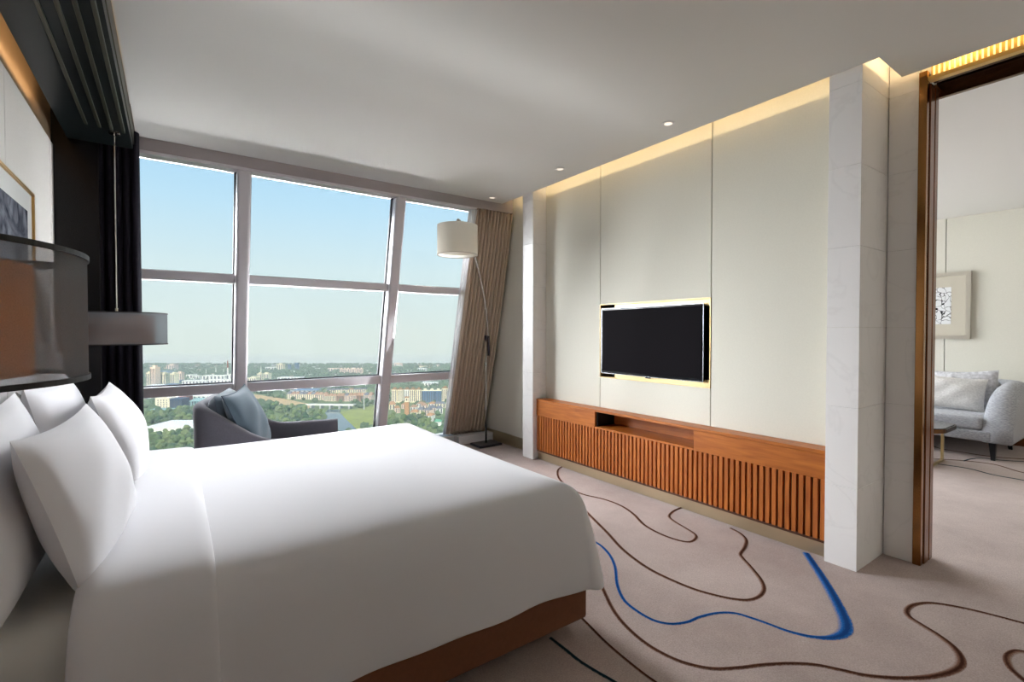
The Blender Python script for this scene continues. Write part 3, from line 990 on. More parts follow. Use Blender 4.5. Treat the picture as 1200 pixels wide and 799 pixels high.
# ------------------------------------------------------------------ pendants
def pendant(label, x, y, r, z0, z1, ztop, bulb='bulb'):
    p = thing('pendant_lamp', label, 'pendant lamp', (x, y, z0), group='drum pendants beside the bed')
    outer = obj('outer_shade', lathe_bm([(r, z0), (r, z1)], 72, (x, y, 0)), 'shade_sheer', p, smooth=True)
    obj('rim', lathe_bm([(r - 0.004, z1 - 0.006), (r + 0.003, z1 - 0.006), (r + 0.003, z1 + 0.002), (r - 0.004, z1 + 0.002), (r - 0.004, z1 - 0.006)], 72, (x, y, 0)), 'shade_trim', outer, smooth=False)
    obj('rim', lathe_bm([(r - 0.004, z0 - 0.002), (r + 0.003, z0 - 0.002), (r + 0.003, z0 + 0.006), (r - 0.004, z0 + 0.006), (r - 0.004, z0 - 0.002)], 72, (x, y, 0)), 'shade_trim', outer, smooth=False)
    ri = r * 0.75
    inner = obj('inner_shade', lathe_bm([(ri, z0 + 0.008), (ri, z1 - 0.02)], 60, (x, y, 0)), 'shade_inner', p, smooth=True)
    obj('diffuser', lathe_bm([(0.0, z0 + 0.009), (ri - 0.002, z0 + 0.009)], 60, (x, y, 0)), 'shade_white', p)
    obj('bulb', lathe_bm([(0.0, 0.0), (0.022, 0.01), (0.03, 0.035), (0.02, 0.062), (0.012, 0.08), (0, 0.08)], 20, (x, y, (z0 + z1) / 2 - 0.05)), bulb, p, smooth=True)
    for k in range(3):
        a = 2.1 * k + 0.4
        obj('spoke', tube_bm([(x, y, z1 - 0.012), (x + r * math.cos(a), y + r * math.sin(a), z1 - 0.004)], 0.003, 6), 'steel_dark', p)
    obj('stem', tube_bm([(x, y, (z0 + z1) / 2 + 0.03), (x, y, z1 + 0.03)], 0.008, 10), 'chrome', p)
    obj('cord', tube_bm([(x, y, z1 + 0.03), (x, y, ztop - 0.012)], 0.0035, 8), 'chrome', p)
    obj('ceiling_rose', lathe_bm([(0, -0.012), (0.03, -0.012), (0.03, -0.0005), (0, -0.0005)], 24, (x, y, ztop)), 'chrome', p)
    return p
pendant('large grey sheer drum pendant nearest, cut off by left edge', -0.375, 1.06, 0.262, 1.285, 1.485, 2.656, 'bulb_bright')
pendant('grey drum pendant hanging in front of the dark curtain', -0.285, 4.06, 0.268, 1.282, 1.488, 2.656)

# pictures
def picture(name, label, side, xw, y0, y1, z0, z1, fw, mat_w, frame, edge, matb, artm, depth=0.03):
    """side +1: wall faces +X at xw; -1: wall faces -X"""
    p = thing(name, label, 'picture', (xw + side * 0.01, (y0 + y1) / 2, z0))
    def bx(nm, d0, d1, a, b, c, d, m):
        xs = sorted((xw + side * d0, xw + side * d1))
        return box(nm, xs[0], xs[1], a, b, c, d, m, p)
    bx('backing', 0.001, depth * 0.5, y0 + 0.004, y1 - 0.004, z0 + 0.004, z1 - 0.004, edge)
    for a, b, c, d in ((y0, y1, z1 - fw, z1), (y0, y1, z0, z0 + fw), (y0, y0 + fw, z0 + fw, z1 - fw), (y1 - fw, y1, z0 + fw, z1 - fw)):
        bx('frame_bar', 0.004, depth, a, b, c, d, frame)
    bx('mat_board', depth * 0.5, depth * 0.62, y0 + fw, y1 - fw, z0 + fw, z1 - fw, matb)
    bx('print', depth * 0.62, depth * 0.66, y0 + fw + mat_w, y1 - fw - mat_w, z0 + fw + mat_w, z1 - fw - mat_w, artm)
    return p
picture('framed_picture', 'gold framed grey abstract picture above the bed head', 1, XL, 2.35, 3.68, 1.45, 2.115, 0.014, 0.10, 'gold_frame', 'frame_edge', 'mat_board', 'art_smoke')
picture('framed_picture', 'silver framed black and white branch print above the sofa', -1, XB, 1.645, 2.36, 1.28, 2.14, 0.045, 0.145, 'silver_frame', 'frame_edge', 'mat_board_warm', 'art_branches', 0.045)

# ------------------------------------------------------------------ curtains
def curtain(name, label, top, bot, nfold, amp, mat, n_v=26, curve=0.0, rows_z=None, thick=0.004, ph=0.0):
    """top/bot: ((x0,y0),(x1,y1)), z from top z to bottom z; curve bows the hang"""
    (tx0, ty0), (tx1, ty1), zt = top
    (bx0, by0), (bx1, by1), zb = bot
    nu = nfold * 12 + 1
    bm = bmesh.new()
    g = []
    rnd = random.Random(nfold)
    jit = [rnd.uniform(-0.25, 0.25) for _ in range(nfold + 2)]
    for j in range(n_v + 1):
        t = j / n_v
        s = t ** (1 + curve)
        z = zt + (zb - zt) * t
        row = []
        for i in range(nu):
            u = i / (nu - 1)
            x = (tx0 + (tx1 - tx0) * u) * (1 - s) + (bx0 + (bx1 - bx0) * u) * s
            y = (ty0 + (ty1 - ty0) * u) * (1 - s) + (by0 + (by1 - by0) * u) * s
            k = u * nfold
            am = amp * (0.7 + 0.3 * t) * (1 + jit[int(k)] )
            w = 1 - 2 * abs(math.sin(math.pi * k + ph)) ** 0.7      # round folds towards the room, narrow valleys
            row.append(bm.verts.new((x, y + am * w, z)))
        g.append(row)
    for j in range(n_v):
        for i in range(nu - 1):
            bm.faces.new((g[j][i], g[j][i + 1], g[j + 1][i + 1], g[j + 1][i]))
    o = obj(name, bm, mat, None, smooth=True)
    sd = o.modifiers.new('thickness', 'SOLIDIFY'); sd.thickness = thick; sd.offset = 0
    tag(o, label, 'curtain')
    return o
curtain('curtain', 'black pleated curtain hanging at the left end of window', ((-0.43, 4.545), (-0.178, 4.545), 2.84), ((-0.43, 4.545), (-0.172, 4.545), 0.01), 5, 0.026, 'black_curtain')
curtain('curtain', 'taupe pleated curtain following the leaning facade beside floor lamp', ((2.80, 4.675), (3.315, 4.675), 2.75), ((2.735, 5.275), (3.275, 5.265), 0.115), 11, 0.042, 'taupe_curtain', curve=0.12)

curtain('sheer_curtain', 'narrow white sheer curtain gathered at the right end of window', ((2.715, 4.665), (2.83, 4.66), 2.73), ((2.70, fac_y(0.115) - 0.10), (2.81, fac_y(0.115) - 0.10), 0.115), 3, 0.012, 'sheer_white')

# ------------------------------------------------------------------ upholstered shells
def shell_bm(path, hfun, thick, zb, lean=0.0, nr=5):
    """U-shaped padded shell: path = centre line points (x,y) with outward normals; top height hfun(s)"""
    bm = bmesh.new()
    P = [np.array(p, float) for p in path]
    L = [0]
    for a, b in zip(P, P[1:]): L.append(L[-1] + np.linalg.norm(b - a))
    rows = []
    for i, p in enumerate(P):
        d = P[min(i + 1, len(P) - 1)] - P[max(i - 1, 0)]
        d /= np.linalg.norm(d)
        n = np.array([d[1], -d[0]])
        s = L[i] / L[-1]
        h = hfun(s)
        th = thick / 2
        # closed section: outer bottom -> outer top -> rounded crown -> inner top -> inner bottom
        sec = [(th * 0.9, zb), (th * 1.0, zb + 0.03), (th * 1.0, zb + (h - th - zb) * 0.5), (th, h - th)]
        for k in range(1, nr + 1):
            a = math.pi * k / (nr + 1)
            sec.append((th * math.cos(a), h - th + th * math.sin(a)))
        sec += [(-th, h - th), (-th, zb + (h - th - zb) * 0.5), (-th, zb + 0.03), (-th * 0.9, zb)]
        row = []
        for o_, z in sec:
            q = p + n * (o_ + lean * max(0, z - zb))
            row.append(bm.verts.new((q[0], q[1], z)))
        rows.append(row)
    m = len(rows[0])
    for a, b in zip(rows, rows[1:]):
        for k in range(m):
            bm.faces.new((a[k], a[(k + 1) % m], b[(k + 1) % m], b[k]))
    bm.faces.new(rows[0]); bm.faces.new(rows[-1])
    return bm

def u_path(depth, width, rad, n=10, nl=12):
    """starts at front of right arm (y=-w/2), goes to the back (x=0) and out to front of left arm; faces +x"""
    pts = []
    w = width / 2
    for i in range(nl): pts.append((depth - (depth - rad) * i / nl, -w))
    for i in range(n): 
        a = -math.pi / 2 - (math.pi / 2) * i / n
        pts.append((rad + rad * math.cos(a), -w + rad + rad * math.sin(a)))
    for i in range(nl): pts.append((0, -w + rad + (2 * w - 2 * rad) * i / nl))
    for i in range(n):
        a = math.pi - (math.pi / 2) * i / n
        pts.append((rad + rad * math.cos(a), w - rad + rad * math.sin(a)))
    for i in range(nl + 1): pts.append((rad + (depth - rad) * i / nl, w))
    return pts

def smooth01(t):
    t = min(1, max(0, t)); return t * t * (3 - 2 * t)

def soft_box(name, x0, x1, y0, y1, z0, z1, mat, parent, bevel=0.04):
    return box(name, x0, x1, y0, y1, z0, z1, mat, parent, bevel=bevel, seg=5, smooth=True, local=True)

# armchair by the window
ac = thing('armchair', 'grey upholstered armchair with swooping sides by the window', 'armchair', (0.235, 4.30, 0), R(-14))
depth, width = 0.92, 0.70
def h_chair(s):
    t = abs(s - 0.5) / 0.5         # 0 at back centre, 1 at arm front
    return 0.865 - 0.275 * smooth01((t - 0.20) / 0.44)
obj('shell', shell_bm(u_path(depth, width, 0.12), h_chair, 0.085, 0.16, lean=-0.02), 'chair_fabric', ac, smooth=True, local=True)
soft_box('seat_base', 0.03, depth - 0.02, -width / 2 + 0.045, width / 2 - 0.045, 0.17, 0.31, 'chair_fabric', ac, 0.02)
soft_box('seat_cushion', 0.13, depth, -width / 2 + 0.05, width / 2 - 0.05, 0.311, 0.46, 'chair_inner', ac, 0.05)
bk = obj('back_cushion', pillow_bm(width - 0.10, 0.50, 0.17, 9, n=18, pinch=0.0, power=5), 'chair_inner', ac, smooth=True, local=True)
bk.matrix_local = Matrix.Translation((0.125, 0, 0.66)) @ Matrix.Rotation(R(-9), 4, 'Y') @ Matrix(((0, 0, 1, 0), (1, 0, 0, 0), (0, 1, 0, 0), (0, 0, 0, 1)))
for lx, ly in ((0.06, -0.27), (0.06, 0.27), (0.84, -0.27), (0.84, 0.27)):
    obj('leg', tube_bm([(lx, ly, 0), (lx, ly, 0.17)], [0.014, 0.022], 10), 'leg_black', ac, local=True)
# cushion on the armchair
def cushion(name, label, w, h, t, M, mat, seed, piping=None, group=None):
    c = thing(name, label, 'cushion', tuple(M.translation), 0, group)
    c.matrix_world = M
    obj('cover', pillow_bm(w, h, t, seed, n=20, pinch=0.09), mat, c, smooth=True, local=True)
    if piping:
        pts = []
        n = 24
        def edge(u, v): return (u * w / 2 * (1 - 0.09 * (1 - v * v) * u * u * 0.55), v * h / 2 * (1 - 0.09 * (1 - u * u) * v * v), 0)
        for i in range(n): pts.append(edge(-1 + 2 * i / n, -1))
        for i in range(n): pts.append(edge(1, -1 + 2 * i / n))
        for i in range(n): pts.append(edge(1 - 2 * i / n, 1))
        for i in range(n + 1): pts.append(edge(-1, 1 - 2 * i / n))
        obj('piping', tube_bm(pts, 0.004, 6), piping, c, smooth=True, local=True)
    return c
STAND = Matrix(((0, 0, 1, 0), (1, 0, 0, 0), (0, 1, 0, 0), (0, 0, 0, 1)))
cushion('throw_cushion', 'blue-grey square cushion with piping on the armchair', 0.50, 0.50, 0.18,
        Matrix.Translation((0.475, 4.13, 0.70)) @ Matrix.Rotation(R(-24), 4, 'Z') @ Matrix.Rotation(R(-22), 4, 'Y') @ STAND @ Matrix.Rotation(R(4), 4, 'Z'), 'cushion_blue', 21, 'piping_dark')

# sofa in the living room, facing -X against the far wall
sofa = thing('sofa', 'grey melange sofa with rounded arm on slanted black legs', 'sofa', (8.17, 2.22, 0), R(180))
SD, SW = 1.10, 2.30
def h_sofa(s):
    # arms fall in a quarter ellipse towards the front
    back_len = SW
    tot = 2 * SD + SW
    q = min(s, 1 - s) * tot          # distance from the arm front
    if q >= SD: return 0.80
    e = 1 - q / SD
    return 0.20 + 0.60 * math.sqrt(max(0.0, 1 - (e * 0.97) ** 3.2))
obj('shell', shell_bm(u_path(SD, SW - 0.24, 0.20, nl=24), h_sofa, 0.24, 0.19, nr=9), 'sofa_fabric', sofa, smooth=True, local=True)
soft_box('seat_base', 0.05, SD + 0.005, -SW / 2 + 0.16, SW / 2 - 0.16, 0.195, 0.31, 'sofa_fabric', sofa, 0.02)
soft_box('seat_cushion', 0.16, SD + 0.02, -SW / 2 + 0.235, SW / 2 - 0.235, 0.311, 0.45, 'sofa_fabric', sofa, 0.04)
soft_box('back_cushion', 0.125, 0.27, -SW / 2 + 0.24, SW / 2 - 0.24, 0.455, 0.79, 'sofa_fabric', sofa, 0.06)
for lx, ly, dx in ((0.25, -0.98, -0.05), (0.25, 0.98, -0.05), (0.98, -0.98, 0.06), (0.98, 0.98, 0.06)):
    bm = box_bm(-0.022, 0.022, -0.022, 0.022, 0, 0.20)
    for v in bm.verts:
        k = 1 - v.co.z / 0.2
        sc_ = 1.35 - 0.6 * k
        v.co = Vector((lx + v.co.x * sc_ + dx * k, ly + v.co.y * sc_ + math.copysign(0.03, ly) * k * 0.6, v.co.z))
    obj('leg', bm, 'leg_black', sofa, local=True)
FACE_W = Matrix.Rotation(R(180), 4, 'Z')
cushion('throw_cushion', 'white knobbly rectangular cushion standing on the grey sofa', 0.58, 0.40, 0.14,
        Matrix.Translation((7.60, 1.66, 0.645)) @ FACE_W @ Matrix.Rotation(R(6), 4, 'Z') @ Matrix.Rotation(R(-17), 4, 'Y') @ STAND @ Matrix.Rotation(R(-3), 4, 'Z'), 'sofa_cushion', 31)
cushion('throw_cushion', 'larger pale mottled cushion leaning against back of sofa', 0.62, 0.46, 0.14,
        Matrix.Translation((7.78, 1.60, 0.68)) @ FACE_W @ Matrix.Rotation(R(-13), 4, 'Y') @ STAND @ Matrix.Rotation(R(4), 4, 'Z'), 'sofa_cushion_pale', 32)

# coffee table
ct = thing('coffee_table', 'round-cornered coffee table with dark glass top and brass legs', 'coffee table', (6.6, 2.05, 0))
def rr_bm(x0, x1, y0, y1, z0, z1, rad, n=8):
    bm = bmesh.new()
    o = []
    for cx, cy, a0 in ((x1 - rad, y1 - rad, 0), (x0 + rad, y1 - rad, 90), (x0 + rad, y0 + rad, 180), (x1 - rad, y0 + rad, 270)):
        for i in range(n + 1):
            a = R(a0 + 90 * i / n)
            o.append((cx + rad * math.cos(a), cy + rad * math.sin(a)))
    b = [bm.verts.new((x, y, z0)) for x, y in o]; t = [bm.verts.new((x, y, z1)) for x, y in o]
    bm.faces.new(t); bm.faces.new(b[::-1])
    for i in range(len(o)): bm.faces.new((b[i], b[(i + 1) % len(o)], t[(i + 1) % len(o)], t[i]))
    return bm
obj('rim', rr_bm(6.14, 6.84, 1.42, 2.7, 0.355, 0.395, 0.2), 'bronze_dark', ct)
obj('table_top', rr_bm(6.155, 6.825, 1.435, 2.685, 0.3952, 0.403, 0.19), 'table_glass', ct)
for x, y in ((6.66, 1.53), (6.25, 1.53), (6.66, 2.58), (6.25, 2.58)):
    box('leg', x - 0.025, x + 0.025, y - 0.008, y + 0.008, 0.0201, 0.3545, 'brass', ct)
for y in (1.53, 2.58):
    box('foot_rail', 6.22, 6.69, y - 0.012, y + 0.012, 0.0, 0.02, 'brass', ct)

# ------------------------------------------------------------------ floor lamp
fl = thing('floor_lamp', 'arched chrome floor lamp with white drum shade by window', 'floor lamp', (3.10, 4.93, 0))
bxp, byp = 3.10, 4.93
obj('base', box_bm(bxp - 0.16, bxp + 0.16, byp - 0.12, byp + 0.12, 0, 0.03, 0.012), 'steel_dark', fl)
obj('pole', tube_bm([(bxp, byp, 0.03), (bxp, byp, 1.30)], 0.011, 12), 'chrome', fl, smooth=True)
for zz in (0.45, 0.98):
    obj('collar', lathe_bm([(0, -0.015), (0.017, -0.015), (0.017, 0.015), (0, 0.015)], 16, (bxp, byp, zz)), 'chrome', fl)
sx, sy, sz = 2.40, 4.36, 2.30
arm = catmull([(bxp + 0.05, byp + 0.01, 1.12), (bxp + 0.03, byp, 1.32), (bxp - 0.02, byp - 0.05, 1.55), (bxp - 0.12, byp - 0.13, 1.84), (bxp - 0.27, byp - 0.24, 2.14), (bxp - 0.45, byp - 0.38, 2.38), (sx + 0.07, sy + 0.05, 2.50), (sx, sy, 2.505), (sx, sy, 2.42)], 6)
obj('arm', tube_bm(arm, 0.011, 10), 'chrome', fl, smooth=True)
obj('counterweight', tube_bm([(bxp + 0.045, byp + 0.01, 1.08), (bxp + 0.035, byp + 0.0, 1.32)], 0.015, 14), 'steel_dark', fl, smooth=True)
obj('joint', lathe_bm([(0, -0.025), (0.017, -0.025), (0.017, 0.025), (0, 0.025)], 18, (bxp, byp, 1.30)), 'steel_dark', fl)
sr = 0.205
sh = obj('shade', lathe_bm([(sr, sz - 0.15), (sr, sz + 0.15)], 60, (sx, sy, 0)), 'shade_white', fl, smooth=True)
obj('rim', lathe_bm([(sr - 0.003, sz - 0.152), (sr + 0.002, sz - 0.152), (sr + 0.002, sz - 0.146), (sr - 0.003, sz - 0.146), (sr - 0.003, sz - 0.152)], 60, (sx, sy, 0)), 'curtain_lining', sh)
obj('diffuser', lathe_bm([(0, sz - 0.12), (sr - 0.003, sz - 0.12)], 60, (sx, sy, 0)), 'shade_white', fl)
obj('socket', lathe_bm([(0, sz - 0.02), (0.02, sz - 0.02), (0.02, sz + 0.12), (0, sz + 0.12)], 16, (sx, sy, 0)), 'chrome', fl)
for k in range(3):
    a = 2.09 * k + 0.3
    obj('spoke', tube_bm([(sx, sy, sz + 0.11), (sx + sr * math.cos(a), sy + sr * math.sin(a), sz + 0.155)], 0.003, 6), 'chrome', fl)

# ------------------------------------------------------------------ downlights
DOWN_W = 0.0
for (x, y), lb in (((2.91, 2.19), 'small recessed ceiling downlight nearest the marble pier'), ((2.91, 3.36), 'small recessed ceiling downlight above the television, middle one'), ((2.91, 4.50), 'small recessed ceiling downlight near the window soffit')):
    d = thing('downlight', lb, 'downlight', (x, y, ZC - 0.004), group='ceiling downlights')
    obj('ring', lathe_bm([(0.028, -0.0055), (0.045, -0.0055), (0.047, -0.0005), (0.028, -0.0005), (0.028, -0.0055)], 32, (x, y, ZC)), 'frame_white', d)
    obj('lens', lathe_bm([(0, -0.003), (0.0275, -0.003), (0.0275, -0.0006), (0, -0.0006)], 32, (x, y, ZC)), 'downlight_lens', d)


# ------------------------------------------------------------------ the town far below
GZ = -110.0
def gp(px, py):
    return level_point(px, py, GZ)
FH = np.array([math.sin(YAW), math.cos(YAW)]); RH = np.array([math.cos(YAW), -math.sin(YAW)])

plain('ground_green', (120, 134, 84), 0.95, spec=0.05, noise=0.35, nscale=0.012)
plain('meadow', (152, 156, 84), 0.95, spec=0.05, noise=0.2, nscale=0.03)
plain('sand', (206, 172, 124), 0.95, spec=0.05, noise=0.1, nscale=0.05)
plain('asphalt', (178, 180, 176), 0.9, spec=0.1)
plain('river_water', (74, 96, 96), 0.12, spec=0.5, bump=0.05, bscale=0.3)
plain('leaf_a', (86, 106, 66), 0.9, spec=0.1, noise=0.35, nscale=0.25)
plain('leaf_b', (112, 126, 78), 0.9, spec=0.1, noise=0.35, nscale=0.25)
plain('leaf_c', (68, 92, 66), 0.9, spec=0.1, noise=0.35, nscale=0.25)
plain('leaf_forest', (90, 110, 76), 0.9, spec=0.1, noise=0.45, nscale=0.02)
plain('b_cream', (240, 228, 198), 0.8, spec=0.1)
plain('b_white', (240, 236, 226), 0.8, spec=0.1)
plain('b_pink', (238, 214, 194), 0.8, spec=0.1)
plain('b_grey', (190, 190, 186), 0.8, spec=0.1)
plain('b_blue', (92, 122, 150), 0.5, spec=0.3)
plain('b_darkblue', (58, 72, 92), 0.5, spec=0.3)
plain('b_brown', (168, 132, 100), 0.8, spec=0.1)
plain('b_orange', (186, 140, 100), 0.8, spec=0.1)
plain('b_red', (158, 80, 62), 0.8, spec=0.1)
plain('b_teal', (142, 176, 172), 0.6, spec=0.2)
plain('roof_tile', (178, 140, 112), 0.85, spec=0.1)
plain('roof_grey', (122, 122, 126), 0.85, spec=0.1)
plain('roof_blue', (120, 146, 172), 0.7, spec=0.2)
plain('roof_green', (112, 178, 140), 0.6, spec=0.2)
plain('b_window', (62, 70, 80), 0.3, spec=0.5)

def poly_slab(name, pix, mat, z0, z1):
    P = [gp(*q) for q in pix]
    bm = bmesh.new()
    b = [bm.verts.new((p[0], p[1], z0)) for p in P]; t = [bm.verts.new((p[0], p[1], z1)) for p in P]
    bm.faces.new(t); bm.faces.new(b[::-1])
    for i in range(len(P)): bm.faces.new((b[i], b[(i + 1) % len(P)], t[(i + 1) % len(P)], t[i]))
    return obj(name, bm, mat)

# ground plain
bm = bmesh.new()
c4 = []
for d, u in ((40, -6), (40, 6), (1690, 1.5), (1690, -1.5)):
    q = FH * d + RH * u * d
    c4.append(bm.verts.new((q[0], q[1], GZ)))
bm.faces.new(c4)
struct(obj('ground', bm, 'ground_green'))
def st(o):
    o['kind'] = 'structure'; return o
st(poly_slab('river', [(368, 504), (384, 489), (381, 484), (384, 480), (398, 480), (402, 486), (413, 496), (424, 506)], 'river_water', GZ - 1, GZ + 0.4))
st(poly_slab('meadow', [(398, 483), (420, 479), (446, 474), (452, 500), (425, 510), (404, 490)], 'meadow', GZ - 1, GZ + 0.5))
st(poly_slab('sand_bank', [(296, 462), (330, 467), (364, 474), (362, 479), (330, 474), (296, 468)], 'sand', GZ - 1, GZ + 0.6))
st(poly_slab('far_road', [(300, 451), (345, 458), (345, 460), (300, 454)], 'asphalt', GZ - 1, GZ + 0.6))

blocked = []
ORD = ['first', 'second', 'third', 'fourth', 'fifth', 'sixth', 'seventh', 'eighth', 'ninth', 'tenth', 'eleventh', 'twelfth', 'thirteenth', 'fourteenth', 'fifteenth', 'sixteenth']
def building(name, label, px0, px1, pb, pt, mat, roof='flat', roofmat=None, bands=0, band_mode='v', group=None, rot=0.0, deep=None, cat='building'):
    pm = (px0 + px1) / 2
    c = gp(pm, pb)
    dep = float(np.dot(c[:2], FH))
    k = dep / FPX
    w, h = (px1 - px0) * k, (pb - pt) * k
    dp = deep if deep else max(8.0, min(w, 22.0))
    away = math.atan2(-c[0], c[1]) * 0.0 - YAW + rot
    p = thing(name, label, cat, (c[0], c[1], GZ), away, group)
    rm = roofmat or mat
    box('body', -w / 2, w / 2, 0, dp, 0, h, mat, p, local=True)
    if roof == 'flat':
        box('parapet', -w / 2 - 0.3, w / 2 + 0.3, -0.3, dp + 0.3, h, h + max(0.8, h * 0.04), rm, p, local=True)
    elif roof == 'cap':
        box('parapet', -w / 2 - 0.3, w / 2 + 0.3, -0.3, dp + 0.3, h, h + 0.8, rm, p, local=True)
        box('roof_house', -w * 0.22, w * 0.22, dp * 0.25, dp * 0.75, h + 0.8, h + 0.8 + max(2.5, h * 0.09), rm, p, local=True)
    elif roof == 'gable':
        bm = bmesh.new()
        rh = max(2.0, h * 0.4)
        v = [bm.verts.new(q) for q in ((-w / 2 - .4, -.5, h), (w / 2 + .4, -.5, h), (w / 2 + .4, dp + .5, h), (-w / 2 - .4, dp + .5, h), (-w / 2 + w * 0.18, dp / 2, h + rh), (w / 2 - w * 0.18, dp / 2, h + rh))]
        for f in ((0, 1, 5, 4), (2, 3, 4, 5), (1, 2, 5), (3, 0, 4), (0, 3, 2, 1)): bm.faces.new([v[i] for i in f])
        obj('roof', bm, rm, p, local=True)
    for i in range(bands):
        if band_mode == 'v':
            x = -w / 2 + w * (i + 0.5) / bands
            box('window_band', x - w / bands * 0.2, x + w / bands * 0.2, -0.35, -0.01, h * 0.08, h * 0.94, 'b_window', p, local=True)
        else:
            z = h * (i + 0.55) / bands
            box('window_band', -w * 0.46, w * 0.46, -0.35, -0.01, z - h / bands * 0.2, z + h / bands * 0.2, 'b_window', p, local=True)
    blocked.append((c[0] - math.sin(away) * dp / 2, c[1] + math.cos(away) * dp / 2, math.hypot(w, dp) / 2 + 3))
    # keep the line of sight to the front of the building free of crowns taller than it
    return p

# cluster of towers behind the left pane
G1 = 'cream towers in the far left cluster'
for i, a in enumerate(((171, 176, 453, 437, 'b_cream', 3), (175.5, 182.5, 453, 430.5, 'b_pink', 4), (184, 193.5, 452, 438, 'b_cream', 4), (199, 205, 452, 438, 'b_cream', 3), (206.5, 212.5, 449, 437, 'b_pink', 3))):
    building('apartment_tower', ORD[i] + ' tower from left in the far cream cluster, left pane', a[0], a[1], a[2], a[3], a[4], 'cap', bands=a[5], group=G1, rot=random.uniform(-.25, .25))
building('apartment_tower', 'pair of distant pinkish towers on horizon at the left of window', 195, 203.5, 434, 428, 'b_pink', 'cap', bands=3)
building('office_block', 'low dark blue block among the far left towers', 193, 203, 456, 450.5, 'b_blue', bands=2, band_mode='h')
building('office_block', 'small dark blue block before the right cream tower', 204, 211, 450.5, 446, 'b_blue', bands=2, band_mode='h')
building('housing_block', 'long low white housing block at foot of far left towers', 172, 192, 457, 452, 'b_white', bands=5)
building('housing_block', 'grey slab with blue roof between far left towers', 184, 197, 441, 435.5, 'b_grey', roofmat='roof_blue', bands=3)
G2 = 'white factory halls left of the first mullion'
for i, a in enumerate(((213, 241, 453, 446.5), (218, 226, 443, 439.5), (227, 233, 446.5, 440.5), (237, 263, 446.5, 440.5), (242, 271, 452.5, 445.5), (264, 274, 446, 439.5))):
    building('factory_hall', ORD[i] + ' white factory hall from left, by the tall chimney', *a, 'b_white', bands=max(2, int((a[1] - a[0]) / 4)), group=G2)
def mast(name, label, px, pb, pt, rad_px, mat, mat2=None):
    c = gp(px, pb); k = float(np.dot(c[:2], FH)) / FPX
    h = (pb - pt) * k; r = rad_px * k
    p = thing(name, label, 'chimney' if name == 'chimney' else 'mast', (c[0], c[1], GZ))
    n = 5
    for i in range(n):
        r0 = r * (1.5 - 1.0 * i / n); r1 = r * (1.5 - 1.0 * (i + 1) / n)
        obj('section', tube_bm([(0, 0, h * i / n), (0, 0, h * (i + 1) / n)], [r0, r1], 10), mat2 if (mat2 and i >= n - 2) else mat, p, local=True)
    return p
mast('chimney', 'tall white chimney with red tip beside the first mullion', 267, 443, 422.5, 0.75, 'b_white', 'b_red')
mast('lattice_mast', 'thin white mast, tallest of three left of the chimney', 253, 438, 430, 0.45, 'b_white')
mast('lattice_mast', 'thin white mast farthest left of the chimney', 241.5, 440, 432, 0.4, 'b_white')
mast('lattice_mast', 'thin white mast right next to the chimney', 262, 439, 432, 0.4, 'b_white')
mast('lattice_mast', 'tall pylon above the town houses in middle pane', 426.5, 480, 457, 0.5, 'b_grey')

# below the lower transom, left pane
p = building('housing_block', 'cream block with dark windows above the trees at left', 182, 198.5, 479, 467, 'b_cream', 'cap', deep=18)
cc = gp(190.2, 479); k_ = float(np.dot(cc[:2], FH)) / FPX
for i in range(4):
    for j in range(4):
        x = (-5 + i * 3.4) * k_; z = (2.2 + j * 2.6) * k_
        box('window', x - 0.5 * k_, x + 0.5 * k_, -0.3, -0.01, z - 0.7 * k_, z + 0.7 * k_, 'b_window', p, local=True)
building('office_block', 'dark blue block beside the cream block above trees', 199, 213, 479, 468, 'b_darkblue', bands=4)
building('housing_block', 'red brick block behind the dark blue block', 208, 219, 472, 464, 'b_red', bands=3)
building('greenhouse', 'pale teal greenhouse behind the armchair', 221, 240, 477, 470, 'b_teal', 'gable', bands=6)
building('factory_hall', 'long white hall behind the greenhouse', 220, 252, 468, 464.5, 'b_white', bands=6)
building('shed', 'low teal shed among trees at far left of window', 172, 196, 485, 481, 'b_teal', 'gable')
building('warehouse', 'long low white warehouse roof between two bands of trees', 168, 242, 506, 501.5, 'b_white', 'flat', 'b_white', deep=46)

# middle pane, far
building('housing_block', 'cream block at left edge of the middle pane', 290, 300, 451, 443, 'b_cream', 'cap', bands=4)
pt_ = building('apartment_tower', 'cream tower carrying a thin spire in the middle pane', 301, 306.5, 450, 438, 'b_cream', 'cap', bands=3)
k_ = float(np.dot(gp(303.7, 450)[:2], FH)) / FPX
obj('spire', tube_bm([(0, 8, 12 * k_), (0, 8, 21 * k_)], [1.2, 0.3], 8), 'b_white', pt_, local=True)
building('housing_block', 'pale block to the right of the spire tower', 306.8, 314.5, 446, 438, 'b_cream', 'cap', bands=3)
building('apartment_tower', 'lone cream tower on the horizon in the middle pane', 324, 331, 434.5, 427, 'b_cream', 'cap', bands=3)
building('apartment_tower', 'slim blue-grey tower on horizon, left one of two', 337, 340, 434.5, 427.5, 'b_blue', bands=2)
building('apartment_tower', 'slim blue-grey tower on horizon, right and taller one', 345.5, 349, 434.5, 425.5, 'b_blue', bands=2)
building('factory_hall', 'long white hall right of the spire tower', 325, 352, 446, 442.5, 'b_white', bands=7)
building('factory_hall', 'white hall on the horizon left of lone cream tower', 311, 321, 433.5, 430.5, 'b_white', bands=3)
building('housing_block', 'low pink block left of the row of pink towers', 384, 397, 435, 432, 'b_pink', bands=4)
for i in range(7):
    building('apartment_tower', ORD[i] + ' from left in the distant row of pink towers, middle pane', 398.3 + i * 3.85, 401.6 + i * 3.85, 438.5, 432.3, 'b_pink', 'cap', bands=2, group='row of pink apartment towers')
building('apartment_tower', 'faint pink slab on horizon in the right pane', 460, 470, 430, 426.3, 'b_pink', 'cap', bands=4)
